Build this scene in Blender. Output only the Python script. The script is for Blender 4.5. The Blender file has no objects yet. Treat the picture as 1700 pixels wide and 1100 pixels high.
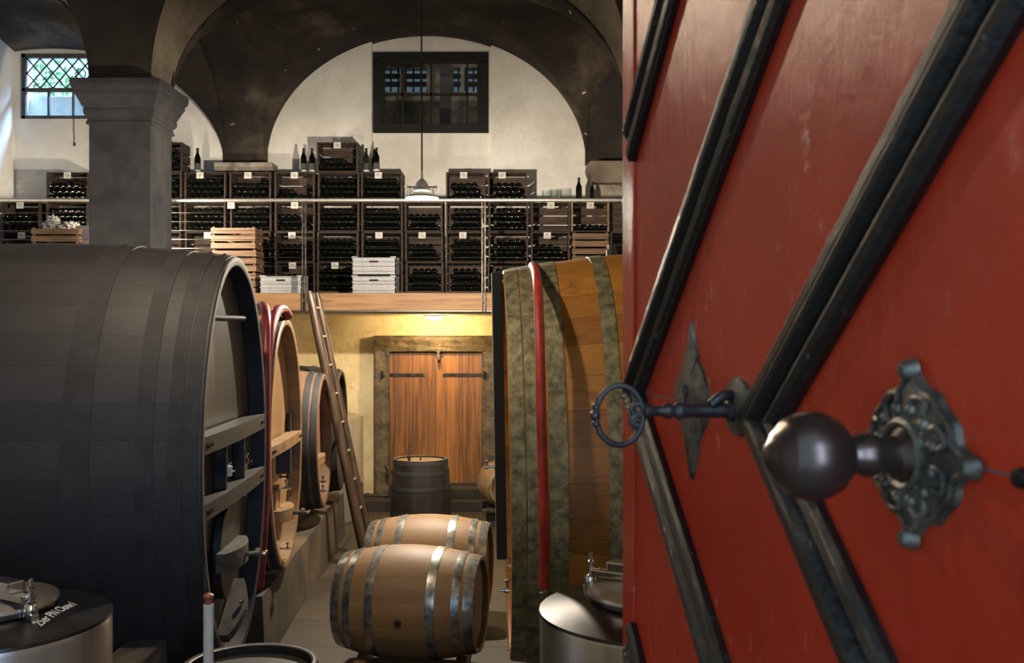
import bpy, bmesh, math, random
from mathutils import Vector, Matrix
random.seed(7)
PI = math.pi
R = math.radians
S = bpy.context.scene
C = S.collection
F = 1700.0            # focal length in pixels of the 1700 px wide photograph
EYE = 2.1             # eye height above the cellar floor

# ------------------------------------------------------------ camera, world, lights
cam_d = bpy.data.cameras.new('camera'); cam = bpy.data.objects.new('camera', cam_d); C.objects.link(cam)
cam.location = (0, 0, EYE); cam.rotation_euler = (R(90), 0, 0)
cam_d.sensor_width = 36; cam_d.lens = 36; cam_d.clip_start = 0.05; cam_d.clip_end = 200
cam_d.dof.use_dof = True; cam_d.dof.focus_distance = 8.5; cam_d.dof.aperture_fstop = 12
S.camera = cam
S.view_settings.view_transform = 'Standard'; S.view_settings.look = 'None'
S.view_settings.gamma = 1; S.view_settings.use_curve_mapping = False
S.view_settings.exposure = 0.0

world = bpy.data.worlds.new('daylight'); S.world = world; world.use_nodes = True
bgn = world.node_tree.nodes['Background']
bgn.inputs[0].default_value = (0.50, 0.78, 1.0, 1); bgn.inputs[1].default_value = 2.2

def lamp(name, typ, loc, energy, col, size=0.05, rot=None, size_y=None, angle=None, blend=0.5):
    d = bpy.data.lights.new(name, typ); d.energy = energy; d.color = col
    if typ == 'AREA':
        d.size = size
        if size_y: d.shape = 'RECTANGLE'; d.size_y = size_y
    elif typ == 'SPOT':
        d.shadow_soft_size = size; d.spot_size = angle; d.spot_blend = blend
    else:
        d.shadow_soft_size = size
    o = bpy.data.objects.new(name, d); C.objects.link(o); o.location = loc
    if rot: o.rotation_euler = rot
    return o
WARM = (1.0, 0.86, 0.68)
PEND = [(-0.73, 8.3, EYE + 1.07), (-3.67, 10.68, EYE + 1.28), (-1.50, 4.25, EYE + 1.78)]
lamp('pendant_light', 'POINT', (PEND[0][0], PEND[0][1], PEND[0][2] - 0.05), 640, WARM, 0.035)
lamp('column_light', 'POINT', (PEND[1][0], PEND[1][1], PEND[1][2] - 0.05), 270, WARM, 0.035)
lamp('entrance_light', 'SPOT', (PEND[2][0], PEND[2][1], PEND[2][2] - 0.06), 185, (1.0, 0.80, 0.56), 0.05, (0, 0, 0), None, R(156), 0.3)
lamp('mezzanine_underside_light', 'POINT', (-0.9, 11.9, EYE + 0.10), 60, (1.0, 0.70, 0.34), 0.03)
# daylight: through the doorway behind the camera and through the latticed window
lamp('doorway_daylight', 'AREA', (0.80, -1.0, 2.5), 170, (0.46, 0.65, 1.0), 0.9, (R(86), 0, R(27)), 1.8)
wl_ = lamp('window_daylight', 'AREA', (-4.6, 13.7, EYE + 4.7), 1300, (0.30, 0.55, 1.0), 0.9)
lamp('store_room_fill', 'POINT', (-0.3, 13.3, 6.1), 14, (1.0, 0.9, 0.8), 0.05)  # added fill that brightens the stone room behind the dark window; no fixture there
wl_.rotation_euler = (Vector((-6.07, 11.8, EYE + 2.4)) - wl_.location).to_track_quat('-Z', 'Y').to_euler()

# ------------------------------------------------------------ node materials
def lin(c):
    return tuple(((v / 255) / 12.92 if v / 255 <= 0.04045 else ((v / 255 + 0.055) / 1.055) ** 2.4) for v in c)
class N:
    def __init__(s, name):
        s.m = bpy.data.materials.new(name); s.m.use_nodes = True
        s.t = s.m.node_tree; s.b = s.t.nodes['Principled BSDF']; s.n = s.t.nodes; s.l = s.t.links
    def node(s, typ, ins=None, **kw):
        n = s.n.new(typ)
        for k, v in kw.items(): setattr(n, k, v)
        if ins:
            for k, v in ins.items():
                if isinstance(v, bpy.types.NodeSocket): s.l.new(v, n.inputs[k])
                else: n.inputs[k].default_value = v
        return n
    def coord(s, kind='Object', scale=(1, 1, 1)):
        tc = s.node('ShaderNodeTexCoord')
        return s.node('ShaderNodeMapping', {'Vector': tc.outputs[kind], 'Scale': scale}).outputs[0]
    def noise(s, vec, scale, detail=4, rough=0.6, dist=0):
        return s.node('ShaderNodeTexNoise', {'Vector': vec, 'Scale': scale, 'Detail': detail, 'Roughness': rough, 'Distortion': dist}).outputs[0]
    def ramp(s, fac, stops, interp='LINEAR'):
        r = s.node('ShaderNodeValToRGB', {'Fac': fac}); cr = r.color_ramp; cr.interpolation = interp
        while len(cr.elements) < len(stops): cr.elements.new(0.5)
        for e, (p, c) in zip(cr.elements, stops):
            e.position = p; e.color = (c, c, c, 1) if not hasattr(c, '__len__') else (*c[:3], 1)
        return r.outputs[0]
    def mix(s, fac, a, b, mode='MIX'):
        n = s.node('ShaderNodeMix', data_type='RGBA', blend_type=mode)
        for i, v in ((0, fac), (6, a), (7, b)):
            if isinstance(v, bpy.types.NodeSocket): s.l.new(v, n.inputs[i])
            elif i == 0: n.inputs[i].default_value = v
            else: n.inputs[i].default_value = (*v[:3], 1)
        return n.outputs[2]
    def math(s, op, a, b=0.0):
        n = s.node('ShaderNodeMath', operation=op)
        for i, v in ((0, a), (1, b)):
            if isinstance(v, bpy.types.NodeSocket): s.l.new(v, n.inputs[i])
            else: n.inputs[i].default_value = v
        return n.outputs[0]
    def out(s, col=None, rough=0.6, metal=0.0, bump=None, bstr=0.3, bdist=0.01, spec=None, coat=None):
        for k, v in (('Base Color', col), ('Roughness', rough), ('Metallic', metal)):
            if v is None: continue
            if isinstance(v, bpy.types.NodeSocket): s.l.new(v, s.b.inputs[k])
            elif hasattr(v, '__len__'): s.b.inputs[k].default_value = (*v[:3], 1)
            else: s.b.inputs[k].default_value = v
        if spec is not None: s.b.inputs['Specular IOR Level'].default_value = spec
        if coat is not None: s.b.inputs['Coat Weight'].default_value = coat
        if bump is not None:
            bn = s.node('ShaderNodeBump', {'Strength': bstr, 'Distance': bdist, 'Height': bump})
            s.l.new(bn.outputs[0], s.b.inputs['Normal'])
        return s.m

def m_noise(name, c1, c2, scale=6, stretch=(1, 1, 1), rough=0.6, metal=0.0, bstr=0.25, bdist=0.01, kind='Object', lo=0.35, hi=0.65, spec=None, coat=None, detail=5):
    a = N(name); v = a.coord(kind, stretch); n = a.noise(v, scale, detail)
    return a.out(a.ramp(n, [(lo, c1), (hi, c2)]), rough, metal, n, bstr, bdist, spec, coat)
def m_plain(name, c, rough=0.5, metal=0.0, spec=None):
    a = N(name); v = a.coord(); n = a.noise(v, 25, 3)
    col = a.ramp(n, [(0.3, tuple(x * 0.85 for x in c)), (0.7, tuple(min(1, x * 1.12) for x in c))])
    return a.out(col, rough, metal, n, 0.08, 0.004, spec)
def m_emit(name, c, st):
    a = N(name); a.out(c, 0.5)
    a.b.inputs['Emission Color'].default_value = (*c, 1); a.b.inputs['Emission Strength'].default_value = st
    return a.m

def m_staves(name, c1, c2, seam=0.02, rough=0.6, cross=14, stain=None, bstr=0.5):
    """barrel wood: UV.x counts the staves, UV.y is metres along them"""
    a = N(name); tc = a.node('ShaderNodeTexCoord'); sp = a.node('ShaderNodeSeparateXYZ', {0: tc.outputs['UV']})
    u, v = sp.outputs[0], sp.outputs[1]
    fl = a.math('FLOOR', u); fr = a.math('FRACT', u)
    wn = a.node('ShaderNodeTexWhiteNoise', {'W': fl}, noise_dimensions='1D').outputs[0]
    cv = a.node('ShaderNodeCombineXYZ', {0: a.math('MULTIPLY', u, 1.0), 1: a.math('MULTIPLY', v, 0.9), 2: fl}).outputs[0]
    gr = a.noise(a.node('ShaderNodeMapping', {'Vector': cv, 'Scale': (3.2, 1, 1)}).outputs[0], cross, 6, 0.65, 0.3)
    big = a.noise(a.coord('Object', (1, 1, 1)), 1.7, 5, 0.6)
    k = a.math('ADD', a.math('MULTIPLY', gr, 0.55), a.math('ADD', a.math('MULTIPLY', wn, 0.13), a.math('MULTIPLY', big, 0.35)))
    col = a.ramp(k, [(0.35, c1), (0.72, c2)])
    if stain:
        st = a.ramp(a.noise(a.coord('Object', (1, 1, 2.5)), 3.5, 7, 0.7), [(0.56, 0.0), (0.68, 1.0)])
        col = a.mix(a.math('MULTIPLY', st, 0.7), col, stain)
    d = a.math('ABSOLUTE', a.math('SUBTRACT', fr, 0.5))
    sm = a.math('GREATER_THAN', d, 0.5 - seam)
    col = a.mix(a.math('MULTIPLY', sm, 0.65), col, tuple(x * 0.25 for x in c1))
    h = a.math('SUBTRACT', a.math('MULTIPLY', gr, 0.35), a.math('MULTIPLY', sm, 0.5))
    return a.out(col, rough, 0, h, bstr, 0.006)

def m_planks(name, c1, c2, axis=0, width=0.15, rough=0.55, grain=(1, 1, 1), gs=6, seam=0.03, coat=None):
    a = N(name); tc = a.node('ShaderNodeTexCoord'); sp = a.node('ShaderNodeSeparateXYZ', {0: tc.outputs['Object']})
    u = a.math('DIVIDE', sp.outputs[axis], width); fl = a.math('FLOOR', u); fr = a.math('FRACT', u)
    wn = a.node('ShaderNodeTexWhiteNoise', {'W': fl}, noise_dimensions='1D').outputs[0]
    off = a.node('ShaderNodeVectorMath', {0: a.coord('Object', grain), 1: a.node('ShaderNodeCombineXYZ', {0: a.math('MULTIPLY', fl, 3.7)}).outputs[0]}, operation='ADD').outputs[0]
    gr = a.noise(off, gs, 7, 0.68, 0.4)
    k = a.math('ADD', a.math('MULTIPLY', gr, 0.8), a.math('MULTIPLY', wn, 0.22))
    col = a.ramp(k, [(0.33, c1), (0.66, c2)])
    sm = a.math('GREATER_THAN', a.math('ABSOLUTE', a.math('SUBTRACT', fr, 0.5)), 0.5 - seam)
    col = a.mix(a.math('MULTIPLY', sm, 0.8), col, tuple(x * 0.15 for x in c1))
    return a.out(col, rough, 0, a.math('SUBTRACT', a.math('MULTIPLY', gr, 0.3), a.math('MULTIPLY', sm, 0.6)), 0.5, 0.006, None, coat)

def m_plaster(name, c1, c2, dirt, lo=0.60, hi=0.78, scale=1.4, pits=True):
    a = N(name); v = a.coord('Object')
    n = a.noise(v, scale, 7, 0.62); f = a.noise(v, 14, 6, 0.7)
    col = a.ramp(n, [(0.35, c1), (0.65, c2)])
    st = a.ramp(a.noise(v, scale * 2.3, 10, 0.74), [(lo, 0.0), (hi, 1.0)])
    col = a.mix(st, col, dirt)
    return a.out(col, 0.85, 0, a.math('ADD', f, a.math('MULTIPLY', n, 1.5)), 0.45, 0.03)

M = {}
M['plaster'] = m_plaster('white_plaster', lin((214, 210, 200)), lin((243, 240, 233)), lin((160, 150, 130)))
M['plaster_low'] = m_plaster('cream_plaster', lin((196, 176, 132)), lin((226, 210, 168)), lin((120, 98, 62)), 0.58, 0.74, 2.2)
a = N('sooty_vault'); v = a.coord('Object')
n = a.noise(v, 1.1, 8, 0.65)
col = a.ramp(n, [(0.34, lin((24, 20, 17))), (0.52, lin((50, 43, 36))), (0.70, lin((104, 92, 78)))])
fl = a.ramp(a.noise(v, 7.5, 6, 0.6), [(0.685, 0.0), (0.70, 1.0)])
fm = a.ramp(a.noise(v, 0.9, 2), [(0.50, 0.0), (0.56, 1.0)])
col = a.mix(a.math('MULTIPLY', fl, fm), col, lin((205, 190, 165)))
M['vault'] = a.out(col, 0.9, 0, a.noise(v, 9, 6), 0.4, 0.03)
M['grey_stone'] = m_noise('grey_sandstone', lin((46, 47, 51)), lin((76, 75, 76)), 2.2, rough=0.85, bstr=0.3, bdist=0.02, detail=8)
M['arch_stone'] = m_noise('arch_stone', lin((86, 77, 66)), lin((136, 124, 108)), 1.6, rough=0.9, bstr=0.35, bdist=0.03, detail=8)
M['soot'] = m_noise('sooty_arch_face', lin((34, 28, 25)), lin((62, 54, 48)), 1.8, rough=0.9, bstr=0.35, bdist=0.03, detail=8)
M['pale_stone'] = m_noise('weathered_stone', lin((80, 74, 64)), lin((168, 160, 145)), 5, rough=0.9, bstr=0.6, bdist=0.03, detail=8)
M['casing_stone'] = m_noise('door_casing_stone', lin((50, 43, 30)), lin((96, 82, 56)), 7, rough=0.55, bstr=0.7, bdist=0.03, detail=9)
M['concrete'] = m_noise('bench_concrete', lin((50, 42, 31)), lin((90, 75, 55)), 2.3, rough=0.8, bstr=0.4, bdist=0.02, detail=9)
M['soil'] = m_noise('dark_stone', lin((22, 18, 14)), lin((48, 40, 32)), 4, rough=0.85, bstr=0.5)
# floor slabs
a = N('floor_slabs'); v = a.coord('Object')
br = a.node('ShaderNodeTexBrick', {'Vector': v, 'Color1': (*lin((46, 38, 29)), 1), 'Color2': (*lin((60, 50, 39)), 1), 'Mortar': (*lin((22, 18, 14)), 1), 'Scale': 1.0, 'Mortar Size': 0.012, 'Brick Width': 1.1, 'Row Height': 0.62})
n = a.noise(v, 3.2, 8, 0.65)
col = a.mix(0.75, br.outputs[0], a.ramp(n, [(0.3, (0.45, 0.43, 0.40)), (0.7, (1.15, 1.1, 1.05))]), 'MULTIPLY')
M['floor'] = a.out(col, 0.6, 0, a.math('SUBTRACT', a.math('MULTIPLY', n, 0.6), br.outputs[1]), 0.5, 0.02)
# barrel woods
M['dark_oak'] = m_staves('dark_cask_oak', lin((24, 23, 25)), lin((50, 48, 50)), 0.012, 0.6)
M['mid_oak'] = m_staves('amber_cask_oak', lin((104, 64, 24)), lin((196, 136, 62)), 0.01, 0.42, stain=lin((88, 58, 28)))
M['brown_oak'] = m_staves('brown_cask_oak', lin((74, 54, 40)), lin((124, 94, 70)), 0.015, 0.5)
M['light_oak'] = m_staves('light_cask_oak', lin((108, 82, 55)), lin((148, 118, 84)), 0.02, 0.45)
M['barrique'] = m_staves('barrique_oak', lin((108, 78, 45)), lin((148, 115, 74)), 0.006, 0.55, 7, stain=lin((104, 72, 42)), bstr=0.2)
M['black_oak'] = m_staves('black_barrel_oak', lin((22, 19, 16)), lin((52, 45, 38)), 0.03, 0.45)
M['dark_head'] = m_planks('dark_head_boards', lin((24, 20, 19)), lin((54, 45, 42)), 1, 0.17, 0.5, (1, 9, 0.7), 3)
M['light_head'] = m_planks('light_head_boards', lin((122, 92, 62)), lin((156, 122, 86)), 1, 0.16, 0.4, (1, 8, 0.6), 3, 0.01)
M['old_head'] = m_planks('brown_head_boards', lin((84, 58, 36)), lin((148, 108, 72)), 1, 0.12, 0.5, (1, 8, 0.8), 3)
M['dark_timber'] = m_noise('dark_timber', lin((22, 19, 17)), lin((46, 40, 35)), 4, (1, 1, 5), 0.55)
M['grey_timber'] = m_noise('grey_worn_timber', lin((50, 45, 39)), lin((88, 80, 69)), 5, (2, 1, 4), 0.7)
M['tan_timber'] = m_noise('tan_timber', lin((112, 84, 56)), lin((148, 116, 80)), 4, (2, 1, 5), 0.5)
M['beam'] = m_noise('pine_beam', lin((120, 86, 53)), lin((158, 120, 80)), 3, (0.6, 4, 9), 0.6, bstr=0.2)
M['crate'] = m_noise('weathered_crate_wood', lin((36, 28, 23)), lin((72, 56, 45)), 6, (0.8, 2, 6), 0.75)
M['crate_in'] = m_noise('crate_slat_wood', lin((40, 30, 23)), lin((80, 60, 44)), 6, (0.8, 2, 6), 0.75)
M['pale_crate'] = m_noise('pale_crate_wood', lin((90, 67, 46)), lin((122, 94, 68)), 6, (0.8, 2, 6), 0.65)
M['white_plastic'] = m_plain('white_crate_plastic', lin((146, 147, 150)), 0.5)
M['ladder'] = m_noise('ladder_wood', lin((34, 24, 17)), lin((72, 52, 36)), 7, (3, 3, 0.6), 0.5)
M['rung'] = m_plain('rung_wood', lin((120, 106, 88)), 0.5)
M['door_wood'] = m_planks('orange_door_boards', lin((78, 48, 20)), lin((160, 104, 46)), 0, 0.28, 0.5, (9, 1, 0.45), 2.4, 0.012)
M['iron'] = m_noise('black_iron', lin((24, 23, 23)), lin((58, 54, 52)), 12, rough=0.5, metal=0.7)
M['rust_iron'] = m_noise('pewter_iron', lin((40, 37, 33)), lin((104, 98, 88)), 22, rough=0.42, metal=0.55, bstr=0.5)
M['knob'] = m_noise('brown_iron', lin((58, 46, 40)), lin((82, 67, 58)), 6, rough=0.3, metal=0.75, bstr=0.05)
M['hoop_dark'] = m_noise('dark_hoop_iron', lin((24, 24, 26)), lin((40, 39, 41)), 8, rough=0.72, metal=0.0)
M['hoop_moss'] = m_noise('verdigris_hoop', lin((86, 81, 60)), lin((150, 143, 112)), 20, rough=0.55, metal=0.35, bstr=0.6, detail=9)
M['hoop_zinc'] = m_noise('galvanised_hoop', lin((104, 106, 104)), lin((178, 178, 172)), 9, (2, 2, 2), 0.32, 0.85, bstr=0.1, bdist=0.003)
M['steel'] = m_noise('stainless_steel', lin((150, 146, 140)), lin((196, 190, 182)), 5, (1, 1, 0.15), 0.3, 0.9, bstr=0.04, bdist=0.003)
M['zinc_drum'] = m_noise('dull_drum_steel', lin((130, 124, 108)), lin((176, 168, 148)), 4, (1, 1, .2), 0.4, 0.35)
M['steel_dark'] = m_noise('brushed_tank_top', lin((58, 58, 60)), lin((84, 84, 86)), 6, rough=0.3, metal=1.0, bstr=0.05, bdist=0.003)
M['chrome'] = m_plain('chrome', lin((215, 215, 215)), 0.15, 1.0)
M['rubber'] = m_noise('red_hose_rubber', lin((132, 36, 32)), lin((176, 58, 48)), 9, rough=0.5, bstr=0.1)
M['wine_hose'] = m_noise('dark_red_hose', lin((96, 26, 32)), lin((138, 44, 48)), 9, rough=0.4, bstr=0.1)
a = N('bottle_glass'); a.out((.0022, .0026, .002), 0.13, 0.0, spec=0.5); M['bottle'] = a.m
a = N('green_bottle_glass'); a.out(lin((34, 42, 20)), 0.1, 0.0, spec=0.6); M['bottle_green'] = a.m
M['capsule'] = m_plain('black_capsule', lin((24, 22, 22)), 0.4)
M['paper'] = m_plain('white_card', lin((200, 197, 190)), 0.8)
M['ink'] = m_plain('printed_ink', lin((70, 70, 70)), 0.8)
M['cloth'] = m_noise('white_cloth', lin((160, 155, 145)), lin((196, 192, 184)), 5, rough=0.9)
M['cable'] = m_plain('steel_cable', lin((120, 118, 112)), 0.35, 1.0)
M['black_paint'] = m_noise('black_frame_paint', lin((5, 5, 5)), lin((16, 15, 14)), 8, rough=0.75)
M['window_grey'] = m_noise('grey_window_frame', lin((58, 56, 56)), lin((96, 92, 90)), 9, rough=0.6)
M['white_pipe'] = m_plain('white_pipe_plastic', lin((196, 186, 170)), 0.45)
M['brown_cap'] = m_plain('brown_cap', lin((126, 66, 44)), 0.5)
M['leaf'] = m_noise('leaf_green', lin((60, 110, 60)), lin((150, 190, 120)), 6, rough=0.6)
M['grey_box'] = m_plain('grey_box', lin((80, 78, 80)), 0.6)
def m_glass(name, tint, refl=0.06, rough=0.03):
    a = N(name); tr = a.node('ShaderNodeBsdfTransparent', {0: (*tint, 1)}); gl = a.node('ShaderNodeBsdfGlossy', {0: (1, 1, 1, 1), 'Roughness': rough})
    lw = a.node('ShaderNodeLayerWeight', {'Blend': 0.25}); k = a.math('ADD', a.math('MULTIPLY', lw.outputs[1], 0.5), refl)
    mx = a.node('ShaderNodeMixShader', {0: k, 1: tr.outputs[0], 2: gl.outputs[0]})
    a.l.new(mx.outputs[0], a.n['Material Output'].inputs[0]); return a.m
M['glass'] = m_glass('clear_glass', (0.92, 0.95, 0.95))
M['glow'] = m_emit('lamp_glow', (1.0, 0.88, 0.66), 14)
M['glow_yellow'] = m_emit('warm_bulb_glow', (1.0, 0.72, 0.32), 12)
# red door paint
a = N('glossy_red_paint'); v = a.coord('Object')
n = a.noise(v, 2.3, 5); fine = a.noise(a.node('ShaderNodeMapping', {'Vector': v, 'Scale': (1, 1, 0.35)}).outputs[0], 26, 8, 0.7)
col = a.ramp(n, [(0.3, lin((140, 34, 16))), (0.7, lin((168, 51, 27)))])
sc = a.math('MULTIPLY', a.ramp(a.noise(a.node('ShaderNodeMapping', {'Vector': v, 'Scale': (1, 1, 0.5)}).outputs[0], 38, 6, 0.75), [(0.57, 0.0), (0.66, 1.0)]), a.ramp(a.noise(v, 4.4, 3), [(0.50, 0.0), (0.64, 0.75)]))
col = a.mix(sc, col, lin((176, 128, 116)))
M['red'] = a.out(col, 0.24, 0, a.math('ADD', a.math('MULTIPLY', fine, 0.8), a.math('MULTIPLY', sc, 0.2)), 0.45, 0.009, 0.22)
a = N('glossy_black_paint'); v = a.coord('Object'); fine = a.noise(v, 30, 8, 0.7)
col = a.mix(a.ramp(a.noise(v, 45, 6, 0.75), [(0.60, 0.0), (0.74, 0.5)]), lin((13, 13, 13)), lin((96, 98, 96)))
M['black_gloss'] = a.out(col, 0.25, 0, fine, 0.5, 0.008, 0.6)

# ------------------------------------------------------------ mesh helpers
def px(x, y, Z):
    """point seen at pixel (x, y) of the photo, Z metres in front of the eye"""
    return Vector(((x - 850) / F * Z, Z, EYE + (550 - y) / F * Z))
def obj(name, bm, mat, parent=None, smooth=True, loc=None, rot=None):
    me = bpy.data.meshes.new(name)
    bmesh.ops.recalc_face_normals(bm, faces=bm.faces[:])
    bm.to_mesh(me); bm.free()
    for mm in (mat if isinstance(mat, (list, tuple)) else [mat]): me.materials.append(mm)
    if smooth:
        me.shade_smooth()
        try: me.set_sharp_from_angle(angle=R(38))
        except Exception: pass
    o = bpy.data.objects.new(name, me); C.objects.link(o)
    if parent is not None: o.parent = parent
    if loc is not None: o.location = loc
    if rot is not None: o.rotation_euler = rot
    return o
def tag(o, label, cat=None, group=None, kind=None):
    if label: o['label'] = label
    if cat: o['category'] = cat
    if group: o['group'] = group
    if kind: o['kind'] = kind
    return o
def thing(name, label, cat, loc=(0, 0, 0), rz=0.0, group=None, kind=None):
    o = bpy.data.objects.new(name, None); C.objects.link(o); o.empty_display_size = 0.1
    o.location = loc; o.rotation_euler = (0, 0, rz)
    return tag(o, label, cat, group, kind)
def struct(name, bm, mat, label=None, smooth=False):
    o = obj(name, bm, mat, None, smooth); o['kind'] = 'structure'
    if label: o['label'] = label
    return o
def nb(): return bmesh.new()
def box(bm, x0, x1, y0, y1, z0, z1, bev=0.0, mi=0, mat=None):
    r = bmesh.ops.create_cube(bm, size=1.0)
    vs = r['verts']
    bmesh.ops.scale(bm, vec=(x1 - x0, y1 - y0, z1 - z0), verts=vs)
    bmesh.ops.translate(bm, vec=((x0 + x1) / 2, (y0 + y1) / 2, (z0 + z1) / 2), verts=vs)
    if mat is not None: bmesh.ops.transform(bm, matrix=mat, verts=vs)
    fs = list({f for v in vs for f in v.link_faces})
    for f in fs: f.material_index = mi
    if bev > 0:
        es = list({e for f in fs for e in f.edges})
        bmesh.ops.bevel(bm, geom=es, offset=bev, segments=2, profile=0.7, affect='EDGES')
    return vs
def lathe(bm, prof, M4=None, seg=32, close=True, mi=0, a0=0.0, a1=2 * PI):
    """profile of (radius, height) about the local z axis"""
    full = abs(a1 - a0 - 2 * PI) < 1e-6
    rings = []
    k = seg if full else seg + 1
    for (r, h) in prof:
        ring = []
        if r < 1e-5:
            v = bm.verts.new((0, 0, h)); ring = [v] * k
        else:
            for i in range(k):
                t = a0 + (a1 - a0) * i / seg
                ring.append(bm.verts.new((r * math.cos(t), r * math.sin(t), h)))
        rings.append(ring)
    for a_, b_ in zip(rings, rings[1:]):
        for i in range(seg):
            j = (i + 1) % k
            q = []
            for v in (a_[i], a_[j], b_[j], b_[i]):
                if v not in q: q.append(v)
            if len(q) >= 3:
                try: bm.faces.new(q).material_index = mi
                except ValueError: pass
    allv = list({v for r_ in rings for v in r_})
    if close:
        for ring, (r, h) in ((rings[0], prof[0]), (rings[-1], prof[-1])):
            if r > 1e-5:
                try: bm.faces.new(ring).material_index = mi
                except ValueError: pass
    if M4 is not None: bmesh.ops.transform(bm, matrix=M4, verts=allv)
    return allv
def tube(bm, pts, r, seg=10, closed=False, flat=None):
    pts = [Vector(p) for p in pts]; n = len(pts); rings = []
    prev = None
    for i, p in enumerate(pts):
        if closed: d = pts[(i + 1) % n] - pts[i - 1]
        else: d = pts[min(i + 1, n - 1)] - pts[max(i - 1, 0)]
        d.normalize()
        if prev is None:
            up = Vector((0, 0, 1)) if abs(d.z) < 0.9 else Vector((1, 0, 0))
            s = d.cross(up).normalized()
        else:
            s = (prev - d * prev.dot(d)).normalized()
        prev = s; u = s.cross(d).normalized()
        rr = r[i] if hasattr(r, '__len__') else r
        ru = rr if flat is None else rr * flat
        rings.append([bm.verts.new(p + s * rr * math.cos(2 * PI * k / seg) + u * ru * math.sin(2 * PI * k / seg)) for k in range(seg)])
    m = n if closed else n - 1
    for i in range(m):
        A, B = rings[i], rings[(i + 1) % n]
        for k in range(seg):
            bm.faces.new((A[k], A[(k + 1) % seg], B[(k + 1) % seg], B[k]))
    if not closed:
        bm.faces.new(rings[0]); bm.faces.new(rings[-1][::-1])
def smooth_pts(ctrl, n=8):
    """Catmull-Rom through control points"""
    P = [Vector(c) for c in ctrl]; P = [P[0] * 2 - P[1]] + P + [P[-1] * 2 - P[-2]]; out = []
    for i in range(1, len(P) - 2):
        for k in range(n):
            t = k / n
            out.append(0.5 * ((2 * P[i]) + (P[i + 1] - P[i - 1]) * t + (2 * P[i - 1] - 5 * P[i] + 4 * P[i + 1] - P[i + 2]) * t * t + (3 * P[i] - P[i - 1] - 3 * P[i + 1] + P[i + 2]) * t ** 3))
    out.append(P[-2]); return out
def prism(bm, pts, y0, y1, mi=0, M4=None):
    """outline in (x, z), extruded from y0 to y1"""
    A = [bm.verts.new((x, y0, z)) for x, z in pts]; B = [bm.verts.new((x, y1, z)) for x, z in pts]
    n = len(pts)
    fs = [bm.faces.new(A), bm.faces.new(B[::-1])]
    for i in range(n): fs.append(bm.faces.new((A[i], B[i], B[(i + 1) % n], A[(i + 1) % n])))
    for f in fs: f.material_index = mi
    if M4 is not None: bmesh.ops.transform(bm, matrix=M4, verts=A + B)
def grid(bm, rows):
    V = [[bm.verts.new(p) for p in r] for r in rows]
    for i in range(len(V) - 1):
        for j in range(len(V[0]) - 1):
            bm.faces.new((V[i][j], V[i][j + 1], V[i + 1][j + 1], V[i + 1][j]))
ROTX = Matrix.Rotation(R(90), 4, 'X')
def T(x, y, z): return Matrix.Translation((x, y, z))
ALONG_X = Matrix.Rotation(R(90), 4, 'Y')      # local z -> world +x
ALONG_NY = Matrix.Rotation(R(90), 4, 'X')     # local z -> world -y
ALONG_PY = Matrix.Rotation(R(-90), 4, 'X')    # local z -> world +y

# ------------------------------------------------------------ the room
YB = 12.5; XL = -6.07; XR = 3.4; Y0 = 0.10
bm = nb(); box(bm, XL - .3, XR + .3, Y0 - .3, YB + .3, -0.2, 0.0); struct('floor', bm, M['floor'], 'brown stone slab floor of the wine cellar')
bm = nb(); box(bm, -1.6, 1.6, -1.4, 1.95, 0.0, 0.9); struct('trim_1', bm, M['concrete'], 'stone landing inside the red entrance door')
# back wall: lunette wall with a recessed strip that holds the dark window, and the lower wall
RX0, RX1 = px(617, 0, YB).x, px(815, 0, YB).x
w2x0, w2x1 = px(620, 0, YB + .1).x, px(811, 0, YB + .1).x
w2z0, w2z1 = px(0, 221, YB + .1).z, px(0, 88, YB + .1).z
bm = nb()
def wallbox(x0, x1, z0, z1, y0=YB): box(bm, x0, x1, y0, YB + .35, z0, z1)
ZM = EYE + 0.30
# leaded window opening
w1x0, w1x1 = px(32, 0, YB).x, px(160, 0, YB).x
w1z0, w1z1 = px(0, 197, YB).z, px(0, 88, YB).z
wallbox(XL - .3, w1x0, ZM, 7.25); wallbox(w1x1, RX0, ZM, 7.25)
wallbox(w1x0, w1x1, ZM, w1z0); wallbox(w1x0, w1x1, w1z1, 7.25)
wallbox(RX1, XR + .3, ZM, 7.25)
wallbox(RX0, RX1, ZM, w2z0, YB + .1); wallbox(RX0, RX1, w2z1, 7.25, YB + .1)
wallbox(RX0, w2x0, w2z0, w2z1, YB + .1); wallbox(w2x1, RX1, w2z0, w2z1, YB + .1)
struct('wall_back', bm, M['plaster'], 'white plastered upper back wall')
d_x0, d_x1 = px(624, 0, YB).x, px(824, 0, YB).x
bm = nb(); box(bm, XL - .3, XR + .3, YB, YB + .35, 0.0, ZM); struct('wall_lower', bm, M['plaster_low'], 'cream plastered wall below the mezzanine')
bm = nb(); box(bm, XL - .3, XL, Y0 - .2, YB + .3, 0, 7.2); struct('wall_left', bm, M['plaster'])
bm = nb(); box(bm, XR, XR + .3, Y0 - .2, YB + .3, 0, 7.2); struct('wall_right', bm, M['plaster'])
bm = nb()
box(bm, XL - .3, -0.95, Y0 - .2, Y0, 0, 7.2); box(bm, 0.45, XR + .3, Y0 - .2, Y0, 0, 7.2)
box(bm, -0.95, 0.45, Y0 - .2, Y0, 3.35, 7.2)
struct('wall_front', bm, M['plaster'])

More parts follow.
